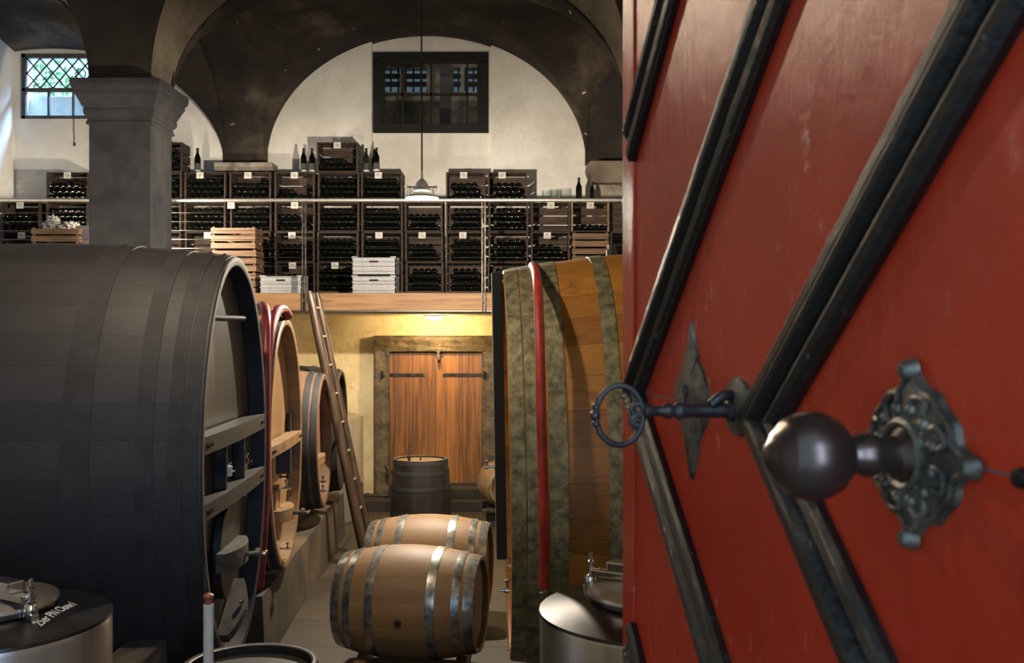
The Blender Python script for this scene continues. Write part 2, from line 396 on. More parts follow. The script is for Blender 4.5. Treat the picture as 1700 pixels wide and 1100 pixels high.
# column with capital
cx0, cx1, cy0, cy1 = -3.955, -3.375, 9.57, 10.16
ccx, ccy = (cx0 + cx1) / 2, (cy0 + cy1) / 2
col = thing('trim_2', None, None, (ccx, ccy, 0), kind='structure'); col['label'] = 'square grey stone column with moulded capital'
hw, hd = (cx1 - cx0) / 2, (cy1 - cy0) / 2
bm = nb(); box(bm, -hw, hw, -hd, hd, 0, 4.12, 0.012); obj('shaft', bm, M['grey_stone'], col, False)
bm = nb()
prof = [(0.0, 4.03), (.02, 4.035), (.028, 4.05), (.02, 4.065), (.012, 4.07), (.012, 4.10), (.03, 4.11), (.045, 4.13), (.05, 4.16), (.045, 4.185), (.06, 4.20), (.075, 4.23), (.095, 4.265), (.115, 4.29), (.125, 4.31), (.125, 4.335), (.14, 4.345), (.155, 4.37), (.16, 4.395), (.16, 4.44), (0.0, 4.44)]
rows = []
for off, z in prof:
    a_, b_ = hw + off * .8, hd + off * .8
    rows.append([(-a_, -b_, z), (a_, -b_, z), (a_, b_, z), (-a_, b_, z), (-a_, -b_, z)])
grid(bm, rows); bmesh.ops.remove_doubles(bm, verts=bm.verts[:], dist=1e-5)
for v in bm.verts: v.co += Vector((random.uniform(-1, 1), random.uniform(-1, 1), 0)) * .003
obj('capital', bm, M['grey_stone'], col, False)

# vaults: groin vault behind the arcade, with stone arcade arch in front
def lerp(a, b, t): return a + (b - a) * t
SPR0, SPR1 = 4.42, 4.15; BH0, BH1 = 1.45, 1.60
def groin(name, xa0, xb0, xa1, xb1, mat, b0=BH0, b1=BH1):
    bm = nb(); rows = []; nu, nv = 72, 40
    for j in range(nv + 1):
        v = math.sin(-PI / 2 + PI * j / nv); t = (v + 1) / 2; y = lerp(cy1, YB - .004, t)
        row = []
        for i in range(nu + 1):
            u = math.sin(-PI / 2 + PI * i / nu)
            zA = math.sqrt(max(0, 1 - u * u)); zB = math.sqrt(max(0, 1 - v * v))
            x = lerp(lerp(xa0, xa1, t), lerp(xb0, xb1, t), (u + 1) / 2)
            z = lerp(SPR0, SPR1, t) + lerp(b0, b1, t) * max(zA, zB * .97)
            row.append((x, y, z))
        rows.append(row)
    rows.append([(p[0], YB + .16, p[2]) for p in rows[-1]])
    grid(bm, rows)
    o = struct(name, bm, mat); o.data.shade_smooth()
    md = o.modifiers.new('thick', 'SOLIDIFY'); md.thickness = 0.04; md.offset = 0
    return o
groin('ceiling', -3.375, 1.10, -3.01, 0.92, M['vault'])['label'] = 'sooty groin vault over the mezzanine'
groin('ceiling_left', -8.1, -3.955, -7.7, -3.50, M['vault'], 1.45, 1.42)
groin('ceiling_right', 1.68, 5.8, 1.4, 5.6, M['vault'])
def side_band(name, xa0, xb0, xa1, xb1):
    bm = nb(); rows = []
    for j in range(41):
        v = math.sin(-PI / 2 + PI * j / 40); t = (v + 1) / 2; y = lerp(cy1 - .05, YB, t)
        z = lerp(SPR0, SPR1, t) + lerp(BH0, BH1, t) * .97 * math.sqrt(max(0, 1 - v * v)) - .03
        rows.append([(lerp(xa0, xa1, t) - .03, y, z + .5), (lerp(xa0, xa1, t) - .03, y, z), (lerp(xb0, xb1, t) + .03, y, z), (lerp(xb0, xb1, t) + .03, y, z + .5)])
    grid(bm, rows); return struct(name, bm, M['vault'])
side_band('trim_3', cx0, cx1, -3.50, -3.01); side_band('trim_4', 1.10, 1.68, 0.92, 1.4)
def arcade(name, xa, xb, bF, bRr, ya=cy0, yb=cy1):
    """arch soffit plus spandrel wall, springing from 4.42"""
    bm = nb(); c = (xa + xb) / 2; a_ = (xb - xa) / 2; n = 64
    fr, bk, top, btop = [], [], [], []
    for i in range(n + 1):
        u = math.sin(-PI / 2 + PI * i / n); q = math.sqrt(max(0, 1 - u * u))
        fr.append((c + a_ * u, ya, SPR0 + bF * q)); bk.append((c + a_ * u, yb, SPR0 + bRr * q))
        top.append((c + a_ * u, ya, 7.2)); btop.append((c + a_ * u, yb, 7.2))
    grid(bm, [top, fr]); grid(bm, [bk, btop])
    for f in bm.faces: f.material_index = 1
    grid(bm, [fr, bk])
    return bm
for nm, xa, xb, bf, brr in (('trim_5', cx1, 1.10, 2.24, 1.47), ('trim_6', -8.1, cx0, 1.75, 1.47), ('trim_7', 1.68, 5.8, 2.0, 1.47)):
    o = struct(nm, arcade(nm, xa, xb, bf, brr), [M['arch_stone'], M['soot']])
for i, (xa, xb) in enumerate(((cx0, cx1), (1.10, 1.68))):
    bm = nb(); box(bm, xa, xb, cy0 + .002, cy1, 4.42 if i == 0 else 0, 7.2); struct('trim_%d' % (8 + i), bm, M['soot'])
# high barrel ceiling over the front of the cellar
bm = nb(); rows = []
for j in range(2):
    y = (Y0 - .2, cy0 + .05)[j]
    rows.append([(lerp(XL - .2, XR + .2, k / 40), y, 5.9 + 1.0 * math.sin(PI * k / 40)) for k in range(41)])
grid(bm, rows); o = struct('ceiling_front', bm, M['vault']); o.data.shade_smooth()
bm = nb(); box(bm, XL - .3, XR + .3, Y0 - .2, YB + .4, 7.2, 7.3); struct('ceiling_roof', bm, M['vault'])
# corbels
bm = nb(); p0, p1 = px(355, 283, 12.2), px(452, 269, 12.2)
box(bm, p0.x, p1.x, 12.2, YB + .02, p0.z, p1.z, .012); box(bm, p0.x + .06, p1.x - .06, 12.28, YB + .02, p0.z - .07, p0.z + .005, .01)
struct('trim_10', bm, M['pale_stone'], 'weathered stone corbel between the two lunettes')
bm = nb(); x0 = px(974, 0, 12.2).x; zt, zb_ = px(0, 268, 12.2).z, px(0, 293, 12.2).z
pr = [(x0 + .06, zb_ - .08), (x0 + .06, zb_), (x0 + .02, zb_ + .03), (x0, (zt + zb_) / 2), (x0 + .01, zt - .03), (x0 + .05, zt), (x0 + .9, zt), (x0 + .9, zb_ - .08)]
prism(bm, pr, 12.15, YB + .02); struct('trim_11', bm, M['arch_stone'], 'rounded stone corbel right of the white lunette')
bm = nb(); box(bm, x0 + .09, x0 + .9, 12.32, YB + .02, 2.5, zb_ - .07, .02); struct('trim_12', bm, M['pale_stone'], 'pale pier below the rounded corbel')

# mezzanine
MZ = EYE + 0.41; YM = 10.97
bm = nb(); box(bm, XL, XR, YM + .02, YB, MZ - .10, MZ - .002); struct('floor_mezzanine', bm, M['crate'], 'mezzanine floor')
bm = nb(); box(bm, XL, XR, YM - .04, YM + .02, EYE + .226, MZ, .004)
tag(struct('trim_13', bm, M['beam']), 'pine edge beam of the mezzanine')
bm = nb(); box(bm, XL, XR, YM - .045, YM + .03, EYE + .212, EYE + .224); struct('trim_14', bm, M['cable'], 'thin metal strip under the beam')
bm = nb(); box(bm, XL, XR, YM + .03, YB, EYE + .19, EYE + .225); struct('ceiling_mezzanine', bm, M['plaster_low'])
bm = nb(); box(bm, XL, XR, 12.0, 12.33, MZ, EYE + .465); tag(obj('plinth_board', bm, M['crate'], None, False), 'long low board under the stacked bottle crates', 'board')

# railing
rail = thing('railing', 'steel cable railing with tubular handrail along the mezzanine edge', 'railing', (0, YM - .06, MZ - .18))
def rl(p): return Vector(p) - Vector((0, YM - .06, MZ - .18))
bm = nb(); zr = px(0, 332, YM - .06).z
tube(bm, [rl((XL + .02, YM - .06, zr)), rl((1.9, YM - .06, zr))], .019, 12); obj('handrail', bm, m_plain('brushed_handrail', lin((225, 222, 214)), 0.38, 0.8), rail)
for x in (-93, 206, 505, 803, 1101):
    bm = nb(); X = px(x, 0, YM - .06).x
    for s in (-1, 1): box(bm, X + s * .016 - .006, X + s * .016 + .006, -.02, .02, EYE + .22 - (MZ - .18), zr - .02 - (MZ - .18), .002)
    for k in range(2): box(bm, X - .02, X + .02, -.012, .012, .08 + .8 * k, .12 + .8 * k)
    obj('post', bm, M['rust_iron'], rail, False)
for k in range(9):
    z = px(0, 353 + 14.8 * k, YM - .06).z
    bm = nb(); tube(bm, [rl((XL + .02, YM - .06, z)), rl((1.9, YM - .06, z))], .0028, 6); obj('cable', bm, M['cable'], rail)

# windows
win = thing('window_1', 'diamond leaded window high in the left back wall', None, (px(89, 0, YB).x, YB + .02, w1z0), kind='structure')
ox, oy, oz = win.location
X0, X1 = px(34, 0, YB).x - ox, px(160, 0, YB).x - ox
def wz(y): return px(0, y, YB).z - oz
bm = nb()
for (a_, b_, c_, d_) in ((X0, X1, 88, 95), (X0, X1, 145, 151), (X0, X1, 191, 197)):
    box(bm, a_, b_, 0, .06, wz(d_), wz(c_), .004)
for xx in (34, 151): box(bm, px(xx, 0, YB).x - ox, px(xx, 0, YB).x - ox + .05, 0, .055, wz(197), wz(88), .004)
for xx in (77, 118): box(bm, px(xx, 0, YB).x - ox, px(xx, 0, YB).x - ox + .022, .005, .05, wz(192), wz(150), .003)
obj('window_frame', bm, M['window_grey'], win, False)
bm = nb(); lx0, lx1, lz0, lz1 = X0 + .05, X1 - .02, wz(146), wz(94)
def seg_clip(p, d):
    t0, t1 = -9, 9
    for q, dd, lo, hi in ((p[0], d[0], lx0, lx1), (p[1], d[1], lz0, lz1)):
        a_, b_ = (lo - q) / dd, (hi - q) / dd
        if a_ > b_: a_, b_ = b_, a_
        t0, t1 = max(t0, a_), min(t1, b_)
    return (t0, t1) if t1 > t0 else None
for s in (1, -1):
    for k in range(-8, 16):
        p = (lx0 + k * .158, lz0 if s > 0 else lz1); d = (1, s * 1.15); c = seg_clip(p, d)
        if c: tube(bm, [(p[0] + d[0] * c[0], .03, p[1] + d[1] * c[0]), (p[0] + d[0] * c[1], .03, p[1] + d[1] * c[1])], 0.0085, 6)
rc = (px(131, 0, YB).x - ox, wz(121))
tube(bm, [(rc[0] + .06 * math.cos(t * PI / 12), .03, rc[1] + .06 * math.sin(t * PI / 12)) for t in range(24)], .006, 6, True)
obj('lead_lattice', bm, M['iron'], win)
bm = nb(); box(bm, X0, X1, .034, .038, wz(146), wz(94)); obj('pane', bm, M['glass'], win, False)
bm = nb(); box(bm, X0, X1, .034, .038, wz(192), wz(150)); obj('pane', bm, M['glass'], win, False)
bm = nb(); box(bm, X0 - .1, X1 + .1, .26, .34, wz(196), wz(152)); obj('window_sill', bm, M['plaster'], win, False)
bm = nb(); xq = px(123, 0, YB).x - ox
tube(bm, [(xq, -.03, wz(190)), (xq, -.03, wz(215)), (xq + .01, -.03, wz(240))], .004, 6); lathe(bm, [(0, 0), (.012, .01), (.012, .04), (0, .05)], T(xq + .01, -.03, wz(243)), 8)
tag(obj('pull_chain', bm, M['iron'], win), 'thin dark pull chain hanging below the window')
# leaves outside the window
bm = nb()
for k in range(1500):
    c = Vector((random.uniform(-7.4, -4.2), random.uniform(14.6, 16.5), random.uniform(4.4, 8.2)))
    if math.sin(c.x * 3.1) + math.sin(c.z * 2.7 + c.x * 2) < -.4: continue
    q = Matrix.Rotation(random.uniform(0, 6), 3, Vector((random.random(), random.random(), random.random() + .1)).normalized())
    s = random.uniform(.05, .11)
    bm.faces.new([bm.verts.new(c + q @ Vector(v) * s) for v in ((-1, 0, 0), (0, -.5, .1), (1, 0, 0), (0, .5, .1))])
tag(obj('shrub', bm, M['leaf'], None, False), 'bright green foliage outside the diamond leaded window', 'foliage', kind='stuff')

win = thing('window_2', 'dark framed window in the middle of the white lunette', None, ((w2x0 + w2x1) / 2, YB + .06, w2z0), kind='structure')
hw2 = (w2x1 - w2x0) / 2; H2 = w2z1 - w2z0
bm = nb(); f = .10
box(bm, -hw2, hw2, 0, .10, 0, f * 1.15, .006); box(bm, -hw2, hw2, 0, .10, H2 - f * 1.2, H2, .006)
box(bm, -hw2, -hw2 + f, 0, .10, f, H2 - f, .006); box(bm, hw2 - f, hw2, 0, .10, f, H2 - f, .006)
obj('window_frame', bm, M['black_paint'], win, False)
bm = nb()
for u in (-.33, .0, .42): box(bm, u * hw2 * 1.5 - .012, u * hw2 * 1.5 + .012, .04, .07, f, H2 - f)
box(bm, -hw2 + f, hw2 - f, .04, .07, H2 * .47, H2 * .47 + .03)
for s in (-1, 1): box(bm, s * (hw2 - f - .02) - .02, s * (hw2 - f - .02) + .02, .03, .08, f, H2 - f)
obj('glazing_bars', bm, M['black_paint'], win, False)
bm = nb(); box(bm, -hw2 + f, hw2 - f, .053, .057, f, H2 - f); obj('pane', bm, M['glass'], win, False)
# store room behind it: stone walls and a far barred opening
bm = nb(); a0_, a1_ = RX0 - 1.2, RX1 + 1.2; yb2 = 14.6; zl, zh = w2z0 - .6, w2z1 + .6
box(bm, a0_, a1_, YB + .36, yb2 + .2, zl - .1, zl); box(bm, a0_, a1_, YB + .36, yb2 + .2, zh, zh + .1)
box(bm, a0_ - .1, a0_, YB + .36, yb2 + .2, zl, zh); box(bm, a1_, a1_ + .1, YB + .36, yb2 + .2, zl, zh)
zo0, zo1 = px(0, 152, yb2).z, px(0, 112, yb2).z
ops = [(633, 664), (671, 708), (752, 765), (771, 796)]
xs = [a0_] + [q for o_ in ops for q in (px(o_[0], 0, yb2).x, px(o_[1], 0, yb2).x)] + [a1_]
box(bm, a0_, a1_, yb2, yb2 + .2, zl, zo0); box(bm, a0_, a1_, yb2, yb2 + .2, zo1, zh)
for k in range(0, len(xs), 2): box(bm, xs[k], xs[k + 1], yb2, yb2 + .2, zo0, zo1)
struct('wall_store', bm, M['pale_stone'])
bm = nb(); box(bm, px(731, 0, 14).x, px(748, 0, 14).x, 13.9, 14.05, zl, zh); struct('trim_15', bm, M['grey_stone'])
bars = thing('window_3', 'barred opening of the room behind the dark window', None, (a0_, yb2, zo0), kind='structure')
bm = nb()
for k in range(14):
    X = px(636 + k * 12.5, 0, yb2).x - a0_; box(bm, X - .012, X + .012, .02, .05, 0, zo1 - zo0)
for k in (1, 2): box(bm, 0, a1_ - a0_, .03, .06, (zo1 - zo0) * k / 3 - .035, (zo1 - zo0) * k / 3 + .035)
obj('bars', bm, M['black_paint'], bars, False)
bm = nb(); box(bm, 0, a1_ - a0_, .15, .18, -.02, zo1 - zo0 + .02)
obj('pane', bm, m_glass('dimming_glass', (0.30, 0.30, 0.30)), bars, False)  # added pane, tinted grey to dim the daylight behind the bars

# ------------------------------------------------------------ back door under the mezzanine
dr = thing('door_2', 'orange plank door in a dark stone casing below the mezzanine', None, (px(724, 0, YB).x, YB, 0.14), kind='structure')
ox, oy, oz = dr.location
def dl(x): return px(x, 0, YB).x - ox
def dz(y): return px(0, y, YB).z - oz
for nm, b in (('lintel', (dl(624), dl(828), dz(583), dz(557))), ('jamb', (dl(624), dl(648), -.14, dz(583))), ('jamb', (dl(801), dl(828), -.14, dz(583)))):
    bm = nb(); box(bm, b[0], b[1], -.13, .01, b[2], b[3], .012)
    bmesh.ops.subdivide_edges(bm, edges=bm.edges[:], cuts=3, use_grid_fill=True)
    for v in bm.verts: v.co += Vector([random.uniform(-1, 1) * .004 for _ in range(3)])
    obj(nm, bm, M['casing_stone'], dr, False)
bm = nb(); box(bm, dl(648), dl(801), -.06, -.01, dz(800), dz(583), .003); obj('door_leaf', bm, M['door_wood'], dr, False)
bm = nb(); box(bm, dl(640), dl(809), -.09, -.02, dz(815), dz(800), .004); obj('bottom_rail', bm, M['dark_timber'], dr, False)
for a_, b_, hx in ((641, 706, 637), (736, 801, 805)):
    bm = nb(); box(bm, dl(a_), dl(b_), -.075, -.058, dz(624), dz(619), .002)
    lathe(bm, [(0, 0), (.016, .01), (.016, .09), (0, .1)], T(dl(hx), -.145, dz(628)), 8)
    box(bm, min(dl(hx), dl(a_ if hx < 700 else b_)), max(dl(hx), dl(a_ if hx < 700 else b_)), -.15, -.06, dz(624), dz(620))
    obj('strap_hinge', bm, M['iron'], dr, False)
bm = nb(); box(bm, dl(727), dl(732), -.17, -.06, dz(597), dz(581), .003); box(bm, dl(724), dl(735), -.16, -.13, dz(583), dz(578), .003); obj('latch', bm, M['rust_iron'], dr, False)
bm = nb()
tube(bm, [(dl(645), -.15, dz(800)), (dl(645), -.15, dz(776)), (dl(642), -.15, dz(770))], .008, 6); obj('bolt', bm, M['iron'], dr)
bm = nb(); box(bm, dl(606), dl(840), -.55, -.0, -.14, -.02, .01); box(bm, dl(650), dl(815), -.4, -.13, -.02, .10, .01)
tag(struct('trim_16', bm, M['soil'], 'dark stone step in front of the plank door'), None); bpy.data.objects['trim_16'].location = dr.location
bm = nb(); p = px(606, 822, 12.3); tube(bm, [(p.x - .3, 12.3, p.z), (px(652, 0, 12.3).x, 12.3, p.z)], .022, 8)
lathe(bm, [(0, 0), (.03, 0), (.03, .05), (0, .05)], T(p.x, 12.3, p.z) @ ALONG_X, 10)
tag(obj('wall_pipe', bm, M['iron']), 'black horizontal pipe low on the cream wall left of the plank door', 'pipe')

# ------------------------------------------------------------ lamps
def pendant(loc, label, top, s=1.0):
    t = thing('pendant_lamp', label, 'lamp', loc, 0); t.scale = (s, s, s); top = loc[2] + (top - loc[2]) / s
    bm = nb(); tube(bm, [(0, 0, .10), (-.004, 0, (top - loc[2]) * .4), (-.012, 0, top - loc[2])], .0065, 8); obj('cord', bm, M['iron'], t)
    bm = nb(); lathe(bm, [(.008, .17), (.010, .11), (.022, .10), (.045, .075), (.05, .06), (.05, .035), (.07, .03), (.075, .02), (.07, .01)], None, 28, False); obj('cap', bm, M['paper'], t)
    bm = nb(); tube(bm, [(-.115, 0, .04), (.115, 0, .04)], .006, 8)
    for s in (-1, 1):
        lathe(bm, [(0, 0), (.010, .004), (.010, .022), (0, .026)], T(s * .115, 0, .028), 10); tube(bm, [(s * .115, 0, .03), (s * .115, 0, -.05)], .004, 6)
    obj('bracket', bm, M['chrome'], t)
    bm = nb(); lathe(bm, [(0, -.03), (.03, -.025), (.042, 0), (.03, .03), (.02, .045), (0, .046)], None, 20, False); obj('bulb', bm, M['glow'], t)
    bm = nb(); lathe(bm, [(.10, .03), (.103, -.04), (.10, -.04), (.097, .03)], None, 32, False); obj('glass_shade', bm, M['glass'], t)
    bm = nb(); lathe(bm, [(.03, .01), (.06, -.005), (.105, -.03), (.132, -.045), (.134, -.05), (.13, -.05), (.10, -.036), (.05, -.012), (.0, .0)], None, 36, False); obj('reflector', bm, M['paper'], t)
    bm = nb(); lathe(bm, [(.0, -.058), (.09, -.055), (.125, -.047), (.10, -.036), (0, -.03)], None, 32, False); obj('diffuser', bm, M['glow'], t)
    for o in t.children: pass
    return t
pendant((PEND[0][0], PEND[0][1], PEND[0][2] + .06), 'glowing pendant lamp hanging on a long cord in front of the mezzanine', 6.6)
pendant((PEND[1][0], PEND[1][1], PEND[1][2] - .01), 'glowing pendant lamp hidden behind the grey column', 5.6, .5)
pendant((PEND[2][0], PEND[2][1], PEND[2][2] + .06), 'glowing pendant lamp above the aisle near the entrance', 6.7)
t = thing('ceiling_lamp', 'small glowing ceiling lamp under the mezzanine above the plank door', 'lamp', (-.9, 11.9, EYE + .188))
bm = nb(); lathe(bm, [(0, 0), (.14, 0), (.14, -.012), (.09, -.022), (0, -.022)], None, 28, False); obj('base_plate', bm, M['paper'], t)
bm = nb(); lathe(bm, [(.08, -.022), (.085, -.03), (.06, -.05), (0, -.056)], None, 24, False); obj('diffuser', bm, M['glow_yellow'], t)

# ------------------------------------------------------------ casks
def ring_uv(bm, rings, us, vs, faces_rev=False, mi=0):
    """rings of verts (closed loops) with uv; us per vertex index (n+1), vs per ring"""
    uvl = bm.loops.layers.uv.verify(); n = len(rings[0])
    for i in range(len(rings) - 1):
        for k in range(n):
            k2 = (k + 1) % n
            f = bm.faces.new((rings[i][k], rings[i][k2], rings[i + 1][k2], rings[i + 1][k])); f.material_index = mi
            for lp, (uu, vv) in zip(f.loops, ((us[k], vs[i]), (us[k + 1], vs[i]), (us[k + 1], vs[i + 1]), (us[k], vs[i + 1]))): lp[uvl].uv = (uu, vv)
def cask_shell(L, ry, rz, bul, nst, wall=.05, inset=.09, seg=96):
    """axis along x from 0 (visible head) to -L; centre at origin; oval section"""
    bm = nb()
    def ring(x, off):
        u = (x + L / 2) / (L / 2); b = bul * (1 - u * u) + off
        return [bm.verts.new((x, (ry + b) * math.cos(2 * PI * k / seg), (rz + b) * math.sin(2 * PI * k / seg))) for k in range(seg)]
    n = 20; us = [nst * k / seg for k in range(seg + 1)]
    xs = [-L * i / n for i in range(n + 1)]
    seq = [(-inset - .02, -wall), (0 - .004, -wall + .004), (0, -wall + .012), (0, -.006), (-.006, 0)] + [(x, 0) for x in xs[1:-1]] + [(-L + .006, 0), (-L, -.006), (-L, -wall), (-L + inset, -wall)]
    rings = [ring(x, o) for x, o in seq]
    ring_uv(bm, rings, us, [x for x, o in seq])
    return bm
def hoop_mesh(L, ry, rz, bul, x0, x1, th=.005, seg=96, lap=None, rv=.012):
    bm = nb()
    def ring(x, off):
        u = (x + L / 2) / (L / 2); b = bul * (1 - u * u) + off
        return [bm.verts.new((x, (ry + b) * math.cos(2 * PI * k / seg), (rz + b) * math.sin(2 * PI * k / seg))) for k in range(seg)]
    xm = (x0 + x1) / 2
    rings = [ring(x0, -.004), ring(x0, th), ring(xm, th + .001), ring(x1, th), ring(x1, -.004)]
    ring_uv(bm, rings, [k / 8 for k in range(seg + 1)], [0, .1, .2, .3, .4])
    if lap is not None:    # overlap plate with rivets
        for s in (-.03, .03):
            aa = lap + s / max(ry, rz); uu = (xm + L / 2) / (L / 2); b = bul * (1 - uu * uu) + th
            c = Vector((xm, (ry + b) * math.cos(aa), (rz + b) * math.sin(aa)))
            bmesh.ops.create_icosphere(bm, subdivisions=1, radius=rv, matrix=T(*c))
    return bm
def head_mesh(ry, rz, x, dish=0.0, seg=64, rings_n=6):
    bm = nb(); c = bm.verts.new((x - dish, 0, 0)); prev = None
    for j in range(1, rings_n + 1):
        t = j / rings_n
        ring = [bm.verts.new((x - dish * (1 - t * t), ry * t * math.cos(2 * PI * k / seg), rz * t * math.sin(2 * PI * k / seg))) for k in range(seg)]
        for k in range(seg):
            k2 = (k + 1) % seg
            if prev is None: bm.faces.new((c, ring[k], ring[k2]))
            else: bm.faces.new((prev[k], ring[k], ring[k2], prev[k2]))
        prev = ring
    return bm
def tap(bm, M4, s=1.0):
    lathe(bm, [(0, 0), (.022 * s, 0), (.022 * s, .012 * s), (.012 * s, .016 * s), (.012 * s, .07 * s), (.02 * s, .072 * s), (.02 * s, .10 * s), (.010 * s, .104 * s), (.010 * s, .125 * s), (0, .13 * s)], M4, 12)
    lathe(bm, [(0, 0), (.008 * s, 0), (.008 * s, .05 * s), (.018 * s, .055 * s), (.018 * s, .068 * s), (0, .072 * s)], M4 @ T(0, 0, .085 * s) @ ALONG_X @ Matrix.Rotation(PI, 4, 'Y'), 10)
def curved_bar(bm, half, z0, z1, depth_mid, depth_end, xb):
    """brace across a head: back on x = xb, front bows outward"""
    n = 16; A = []
    for i in range(n + 1):
        y = -half + 2 * half * i / n; u = y / half
        A.append((y, xb + lerp(depth_mid, depth_end, u * u)))
    rows = [[(xb, y, z0) for y, _ in A], [(x, y, z0) for y, x in A], [(x, y, z1) for y, x in A], [(xb, y, z1) for y, _ in A], [(xb, y, z0) for y, _ in A]]
    grid(bm, rows)
    for k in (0, -1):
        bm.faces.new([bm.verts.new(r[k]) for r in rows[:4]])
    bmesh.ops.remove_doubles(bm, verts=bm.verts[:], dist=1e-5)
def big_cask(name, label, loc, rz, L, ry, rzz, zc, bul, hoops, mats, nst=44, group=None, tilt=0.0, hoopw=None):
    t = thing(name, label, 'cask', loc, rz, group); t.rotation_euler = (0, tilt, rz)
    st, hd, hp = mats
    obj('staves', cask_shell(L, ry, rzz, bul, nst), st, t, True, (0, 0, zc))
    hm = head_mesh(ry - .045, rzz - .045, -.09, .02); obj('head', hm, hd, t, True, (0, 0, zc))
    hm = head_mesh(ry - .045, rzz - .045, -L + .08); obj('head', hm, hd, t, True, (0, 0, zc))
    for (x0, x1) in hoops: obj('hoop', hoop_mesh(L, ry, rzz, bul, -x0, -x1, lap=PI * .5 + .15), hp, t, True, (0, 0, zc))
    return t
OFF = -1.25
def row_x(Z): return OFF - .0412 * Z
RZL = math.atan(.0412)
cg = 'large oval casks lining the left side of the aisle'
# dark cask, nearest on the left
c1 = big_cask('oval_cask', 'huge blackened oval cask nearest on the left, in front of the column', (row_x(5.545), 5.535, 0), RZL, 1.95, .755, 1.08, 1.42, .07,
              [(.02, .085), (.092, .155), (.22, .30), (.50, .63), (1.32, 1.45), (1.65, 1.73)], (M['dark_oak'], M['dark_head'], M['hoop_dark']), 40, None)
def fit(y, ry, rz, z, zc, m=.05):
    k = 1 - ((z - zc) / (rz - m)) ** 2
    return (ry - m) * math.sqrt(max(k, .001))
def brace(t, z0, z1, ry, rz, zc, mat, mid=.10, end=.085, xb=-.085, bolts=True):
    h = fit(0, ry, rz, max(abs(z0 - zc), abs(z1 - zc)) + zc, zc)
    bm = nb(); curved_bar(bm, h, z0, z1, mid, end, xb); b = obj('brace', bm, mat, t, False)
    if bolts:
        for s in (-1, 1):
            for k in range(3):
                bm = nb(); lathe(bm, [(0, 0), (.011, .0), (.011, .012), (0, .016)], T(xb + end - .002, s * (h - .05 - .035 * k), (z0 + z1) / 2) @ ALONG_X, 8); obj('bolt', bm, M['iron'], b)
    return b
brace(c1, 1.515, 1.60, .765, 1.08, 1.42, M['dark_timber']); brace(c1, 1.20, 1.28, .765, 1.08, 1.42, M['dark_timber'])
for y in (-.22, .20):
    bm = nb(); box(bm, -.085, -.01, y - .012, y + .012, 1.28, 1.515, .002); obj('upright', bm, M['iron'], c1, False)
    bm = nb(); tap(bm, T(-.085, y + .12, 1.36) @ ALONG_X, .7); obj('tap', bm, M['chrome'], c1)
bm = nb(); box(bm, -.09, .0, .30, .345, 2.10, 2.135, .008); 
bm.free(); bm = nb(); tube(bm, [(-.09, -.25, 2.17), (.0, .12, 2.17)], .016, 10); tag(obj('wooden_peg', bm, M['grey_timber'], c1), 'grey wooden rod across the top of the head')
bm = nb(); box(bm, -.085, -.082, -.50, -.495, 1.90, 2.0); obj('chalk_mark', bm, M['paper'], c1, False)
bm = nb(); box(bm, -.088, -.070, -.66, .66, 1.28, 1.515); obj('black_panel', bm, M['black_paint'], c1, False)
bm = nb(); lathe(bm, [(0, 0), (.028, .0), (.03, .05), (.018, .055), (0, .055)], T(-.03, -.14, 1.34), 12); obj('white_cap', bm, M['paper'], c1)
def manway(t, zc, ry, rz, barmat, s=1.0, boltmat=None):
    """small door at the foot of the head: oval panel, cross bar, screw"""
    bm = head_mesh(.17 * s, .24 * s, -.055, 0.0, 32, 2)
    r = bmesh.ops.extrude_face_region(bm, geom=bm.faces[:]); bmesh.ops.translate(bm, vec=(-.04, 0, 0), verts=[v for v in r['geom'] if isinstance(v, bmesh.types.BMVert)])
    p = obj('manway_door', bm, barmat[0], t, False, (0, 0, zc))
    bm = nb(); curved_bar(bm, .25 * s, -.05 * s, .05 * s, .10, .045, -.06); obj('cross_bar', bm, barmat[1], p, False)
    bm = nb(); lathe(bm, [(0, 0), (.014, 0), (.014, .06), (.03, .062), (.03, .085), (.012, .09), (.012, .12), (0, .122)], T(.03, .0, 0) @ ALONG_X, 10)
    tube(bm, [(.14, -.05, 0), (.14, .05, 0)], .009, 8); obj('screw', bm, M['rust_iron'], p)
    bm = nb(); tap(bm, T(-.06, .05 * s, .30 * s) @ ALONG_X, .75 * s); obj('tap', bm, M['rust_iron'], t, True, (0, 0, zc))
    bm = nb(); tap(bm, T(-.06, .06 * s, -.32 * s) @ ALONG_X, .75 * s); obj('tap', bm, M['chrome'], t, True, (0, 0, zc))
    return p
manway(c1, .90, .765, 1.08, (M['dark_head'], M['grey_timber']), 1.0)
bm = nb(); curved_bar(bm, .22, .0, .05, .11, .06, -.085)
tag(obj('foot_bar', bm, M['grey_timber'], c1, False, (0, .08, .56), (R(28), 0, 0)), 'grey worn bar below the small door')
